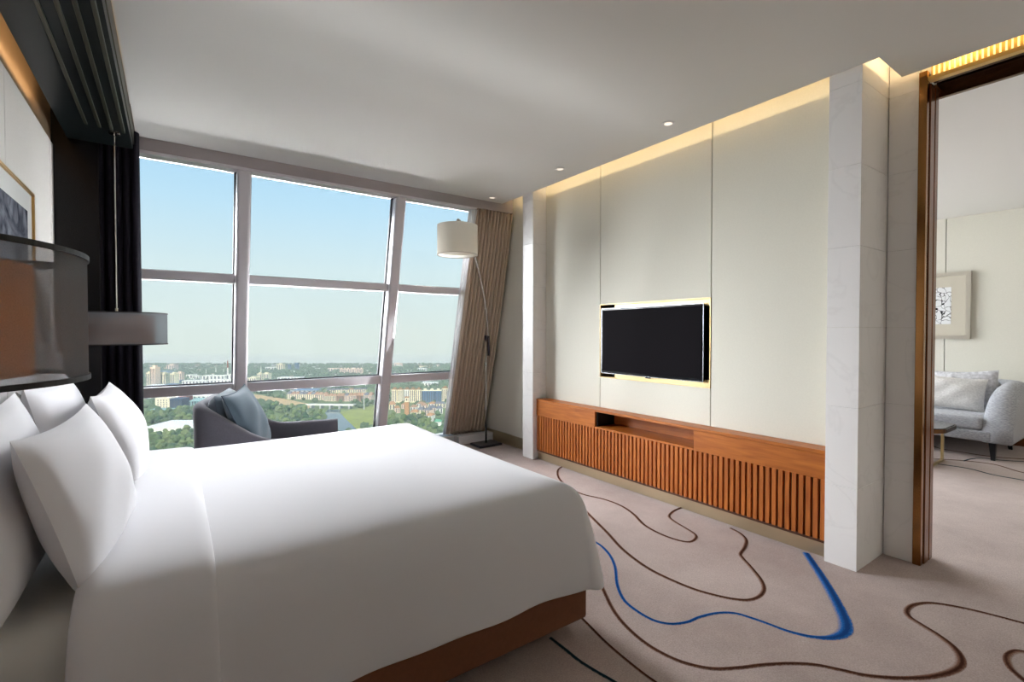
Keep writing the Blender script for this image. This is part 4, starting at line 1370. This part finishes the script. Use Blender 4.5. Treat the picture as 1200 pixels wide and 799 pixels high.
building('housing_block', 'low white block in the haze of the right pane', 489, 499, 435, 432, 'b_white', bands=4)
building('housing_block', 'white hall below the transom in the right pane', 494, 512, 452.5, 449, 'b_white', bands=5)
building('warehouse', 'blue roofed warehouse above the town house row', 343, 371, 461, 457.5, 'b_grey', 'flat', 'roof_blue', bands=5)
# town houses
rt = random.Random(5)
for i in range(10):
    building('town_house', ORD[i] + ' beige house from left in the row below blue roof', 336.5 + i * 4.6, 340.7 + i * 4.6, 467.5 + 0.15 * i, 461.5 + 0.1 * i, rt.choice(['b_cream', 'b_pink', 'b_cream']), 'gable', rt.choice(['roof_tile', 'roof_grey']), bands=2, group='front row of town houses', rot=rt.uniform(-.06, .06), deep=12)
for i in range(12):
    building('town_house', ORD[i] + ' house from left in the row ending at second mullion', 380 + i * 4.7, 384.2 + i * 4.7, 470 + 0.05 * i, 464 - 0.1 * i, rt.choice(['b_cream', 'b_pink', 'b_brown']), 'gable', rt.choice(['roof_tile', 'roof_grey', 'roof_tile']), bands=2, group='right row of town houses', rot=rt.uniform(-.06, .06), deep=12)
for i in range(9):
    building('town_house', ORD[i] + ' small house from left in the back row under transom', 382 + i * 5.3, 386.4 + i * 5.3, 460.5 - 0.1 * i, 457 - 0.1 * i, rt.choice(['b_cream', 'b_pink']), 'gable', rt.choice(['roof_tile', 'roof_grey']), bands=2, group='back row of town houses', rot=rt.uniform(-.06, .06), deep=12)
# bridge
b0, b1 = gp(358, 479), gp(414, 479.5)
d_ = (b1 - b0); L_ = float(np.linalg.norm(d_[:2])); ang = math.atan2(d_[1], d_[0])
br = thing('bridge', 'pale road bridge crossing the small river', 'bridge', (b0[0], b0[1], GZ), ang)
box('deck', 0, L_, 0, 12, 5.0, 6.2, 'asphalt', br, local=True)
box('parapet', 0, L_, -0.4, 0.0, 5.0, 7.3, 'b_white', br, local=True)
for i in range(5):
    box('pier', L_ * (i + 0.5) / 5 - 1.2, L_ * (i + 0.5) / 5 + 1.2, 1, 11, 0, 4.99, 'b_grey', br, local=True)
# apartment row, right pane
for i, (a, b, m_) in enumerate(((458.5, 465, 'b_cream'), (466, 472, 'b_cream'), (473, 479.5, 'b_white'), (480.5, 486.5, 'b_cream'), (487.5, 493.5, 'b_cream'))):
    building('apartment_block', ORD[i] + ' cream block from left in the apartment row, right pane', a, b, 471.5, 456.5, m_, 'cap', 'b_brown', bands=3, group='cream apartment row', rot=rt.uniform(-.15, .15))
for i, (a, b) in enumerate(((494.5, 501.5), (502.3, 509), (509.8, 517))):
    building('apartment_block', ORD[i] + ' blue glazed block from left in the apartment row, right pane', a, b, 471.5, 458, 'b_blue', 'cap', 'b_cream', bands=3, group='blue glazed apartment row', rot=rt.uniform(-.1, .1))
building('apartment_block', 'pale block at right end of the apartment row by curtain', 517.8, 525, 470, 455, 'b_cream', 'cap', 'b_brown', bands=3)
ctw = building('clock_tower', 'brick tower with cream belfry among villas, right pane', 474, 479, 488, 471, 'b_orange', 'flat', 'b_cream', deep=5.0, cat='tower')
k_ = float(np.dot(gp(476.5, 488)[:2], FH)) / FPX
box('belfry', -1.9 * k_, 1.9 * k_, 0.6, 4.2, 17.6 * k_, 22.0 * k_, 'b_cream', ctw, local=True)
box('belfry_window', -0.7 * k_, 0.7 * k_, 0.3, 0.59, 18.6 * k_, 21 * k_, 'b_window', ctw, local=True)
box('belfry_roof', -2.3 * k_, 2.3 * k_, 0.3, 4.6, 22.0 * k_, 23.2 * k_, 'roof_tile', ctw, local=True)
for i, (a, b, pb, pt) in enumerate(sorted(((456, 463, 480, 474), (463.5, 469, 484, 478), (470, 475, 479, 474), (480.5, 487, 483, 477), (481, 489, 490, 483), (489, 496, 487, 480), (488, 494, 478, 473), (495, 501, 480, 475), (497, 503.5, 487, 480.5), (502, 508, 478, 473), (504, 511, 484, 478), (509, 515, 478, 473), (512, 519, 485, 478.5), (499, 506, 494, 487), (457, 462, 476, 472), (515, 522, 478, 473)))):
    building('villa', ORD[i] + ' villa from left among those below the apartment row', a, b, pb, pt, rt.choice(['b_cream', 'b_pink', 'b_cream', 'b_white']), 'gable', rt.choice(['roof_tile', 'roof_tile', 'b_orange', 'roof_grey']), bands=2, group='villas with tiled roofs', rot=rt.uniform(-.4, .4), deep=11)
building('pavilion', 'small pavilion with green roof near the curtain edge', 509, 517, 499, 494, 'b_white', 'gable', 'roof_green', deep=8)

# scattered small buildings in the far haze
for i in range(110):
    zone = rt.choice(((172, 272), (290, 442), (290, 442), (457, 526)))
    px = rt.uniform(*zone); py = 429 + 17 * rt.random() ** 1.6
    wpx = rt.uniform(1.6, 5.5); hpx = rt.uniform(0.8, 2.6)
    q = gp(px, py)
    if any((q[0] - a) ** 2 + (q[1] - b) ** 2 < (r_ + 8) ** 2 for a, b, r_ in blocked): continue
    building('distant_house', 'tiny pale building in the hazy woods near the horizon, ' + ('left pane' if px < 275 else 'middle pane' if px < 445 else 'right pane'), px - wpx / 2, px + wpx / 2, py, py - hpx, rt.choice(['b_white', 'b_cream', 'b_white', 'b_pink', 'b_grey']), 'flat', rt.choice(['b_white', 'roof_tile', 'roof_grey']), group='scattered distant buildings', rot=rt.uniform(-.5, .5), deep=10)

# trees
def blob_tree(seed, h=9.0, r=4.2):
    rnd = random.Random(seed)
    bm = bmesh.new()
    for k in range(6):
        a = rnd.uniform(0, 6.28); q = rnd.uniform(0.1, 0.62) * r
        rad = r * rnd.uniform(0.42, 0.66)
        M = Matrix.Translation((q * math.cos(a), q * math.sin(a), h * rnd.uniform(0.42, 0.86))) @ Matrix.Diagonal((rad, rad, rad * rnd.uniform(0.75, 1.0), 1))
        ret = bmesh.ops.create_icosphere(bm, subdivisions=2, radius=1.0, matrix=M)
        for v in ret['verts']:
            v.co += Vector((rnd.uniform(-1, 1), rnd.uniform(-1, 1), rnd.uniform(-1, 1))) * 0.16 * rad
    bmesh.ops.create_cone(bm, segments=6, radius1=0.4, radius2=0.25, depth=h * 0.5, cap_ends=True, matrix=Matrix.Translation((0, 0, h * 0.25)))
    me = bpy.data.meshes.new('tree_crown')
    bm.to_mesh(me); bm.free()
    return me
tmesh = []
for i, m_ in enumerate(('leaf_a', 'leaf_b', 'leaf_c')):
    me = blob_tree(50 + i); me.materials.append(MATS[m_]); tmesh.append(me)
def is_free(x, y, pad=0):
    for bx_, by_, br_ in blocked:
        if (x - bx_) ** 2 + (y - by_) ** 2 < (br_ + pad) ** 2: return False
    return True
def inside(pix, x, y):
    P = [gp(*q) for q in pix]
    c = False
    j = len(P) - 1
    for i in range(len(P)):
        if (P[i][1] > y) != (P[j][1] > y) and x < (P[j][0] - P[i][0]) * (y - P[i][1]) / (P[j][1] - P[i][1]) + P[i][0]: c = not c
        j = i
    return c
NO_TREES = [[(366, 506), (382, 489), (378, 483), (358, 481), (358, 474), (416, 475), (416, 481), (404, 482), (414, 494), (428, 508)],
            [(296, 462), (330, 467), (364, 473), (362, 480), (330, 475), (296, 469)],
            [(400, 483), (420, 479), (440, 476), (446, 492), (420, 500), (408, 490)]]
rt = random.Random(11)
placed = []
near_zones = (((172, 240, 509, 545), 95), ((172, 240, 483, 497), 70), ((300, 376, 480, 505), 85), ((454, 505, 488, 512), 40))
for ((xa_, xb_, ya_, yb_), n_), zn_ in zip(near_zones, ('in the lowest wood of the left pane', 'behind the white warehouse, left pane', 'in the wood beside the river, middle pane', 'in front of the villas, right pane')):
    cnt = tries = 0
    while cnt < n_ and tries < 4000:
        tries += 1
        d = 1.0 / rt.uniform(1.0 / gp(xa_, ya_)[1], 1.0 / gp(xa_, yb_)[1])
        px, py = rt.uniform(xa_, xb_), ya_ + (yb_ - ya_) * rt.random()
        q = gp(px, py)
        if not is_free(q[0], q[1], 2) or any(inside(z_, q[0], q[1]) for z_ in NO_TREES): continue
        if any((q[0] - a) ** 2 + (q[1] - b) ** 2 < 36 for a, b in placed): continue
        placed.append((q[0], q[1])); cnt += 1
        ti_ = rt.randrange(3)
        o = bpy.data.objects.new('tree', tmesh[ti_])
        COL.objects.link(o)
        s_ = rt.uniform(0.75, 1.25)
        o.location = (q[0], q[1], GZ); o.scale = (s_, s_, s_ * rt.uniform(0.85, 1.15)); o.rotation_euler = (0, 0, rt.uniform(0, 6.28))
        tag(o, ('mid green', 'yellowish green', 'dark green')[ti_] + (' small' if s_ < 0.92 else ' large' if s_ > 1.08 else '') + ' tree ' + zn_, 'tree', 'trees in the parkland below')
# the rest of the woods: far too many to count
bm0 = bmesh.new()
bmesh.ops.create_icosphere(bm0, subdivisions=1, radius=1.0)
V0 = np.array([v.co[:] for v in bm0.verts]); F0 = np.array([[v.index for v in f.verts] for f in bm0.faces]); bm0.free()
rng = np.random.default_rng(3)
near_cells = set((int(a // 6) + i, int(b // 6) + j) for a, b in placed for i in (-1, 0, 1) for j in (-1, 0, 1))
cand = []
N = 13000
dd = np.sqrt(rng.uniform(330 ** 2, 1680 ** 2, N)); uu = rng.uniform(-1.0, 0.35, N)
dens = rng.random(N)
for d, u, r_ in zip(dd, uu, dens):
    q = FH * d + RH * u * d
    if not is_free(q[0], q[1], 1): continue
    px = 600 + u * FPX; py = 389.6 + (CAM_H - GZ) * FPX / d
    if any(inside(z_, q[0], q[1]) for z_ in NO_TREES): continue
    if (int(q[0] // 6), int(q[1] // 6)) in near_cells: continue
    # open lawns and town streets thin the woods
    town = (452 < px < 530 and 472 < py < 490) or (330 < px < 440 and 456 < py < 476) or (170 < px < 275 and 440 < py < 458)
    if town and r_ < 0.72: continue
    cand.append((q[0], q[1]))
cand = np.array(cand)
n_t = len(cand)
rad = rng.uniform(3.2, 5.6, n_t)
verts = V0[None] * (rad[:, None, None] * rng.uniform(0.75, 1.2, (n_t, len(V0), 1)))
verts[:, :, 0] += cand[:, None, 0]; verts[:, :, 1] += cand[:, None, 1]; verts[:, :, 2] = verts[:, :, 2] * 0.85 + GZ + rad[:, None] * 0.7
faces = F0[None] + (np.arange(n_t) * len(V0))[:, None, None]
me = bpy.data.meshes.new('woods')
me.vertices.add(n_t * len(V0)); me.vertices.foreach_set('co', verts.reshape(-1).astype(np.float32))
nf_ = n_t * len(F0)
me.loops.add(nf_ * 3); me.loops.foreach_set('vertex_index', faces.reshape(-1).astype(np.int32))
me.polygons.add(nf_); me.polygons.foreach_set('loop_start', (np.arange(nf_) * 3).astype(np.int32))
me.update(calc_edges=True); me.validate()
woods = link('woods', me, 'leaf_forest')
tag(woods, 'hazy green woods spreading across the plain to the horizon', 'woods', kind='stuff')

# summer haze lying over the plain
m = bpy.data.materials.new('haze'); m.use_nodes = True; MATS['haze'] = m
nt = m.node_tree; nt.nodes.clear()
ho = nt.nodes.new('ShaderNodeOutputMaterial'); hv = nt.nodes.new('ShaderNodeVolumeScatter')
hv.inputs['Color'].default_value = (0.93, 0.97, 1.0, 1); hv.inputs['Density'].default_value = 0.0009
nt.links.new(hv.outputs[0], ho.inputs['Volume'])
bm = bmesh.new()
vv = []
for z in (GZ - 0.5, GZ + 42.0):
    for d, u in ((220, -3.5), (220, 3.5), (1688, 1.45), (1688, -1.45)):
        q = FH * d + RH * u * d
        vv.append(bm.verts.new((q[0], q[1], z)))
for f in ((0, 1, 2, 3), (4, 5, 6, 7), (0, 1, 5, 4), (1, 2, 6, 5), (2, 3, 7, 6), (3, 0, 4, 7)):
    bm.faces.new([vv[i] for i in f])
hz = obj('haze', bm, 'haze')
tag(hz, 'pale summer haze lying over the plain to the horizon', 'haze', kind='stuff')
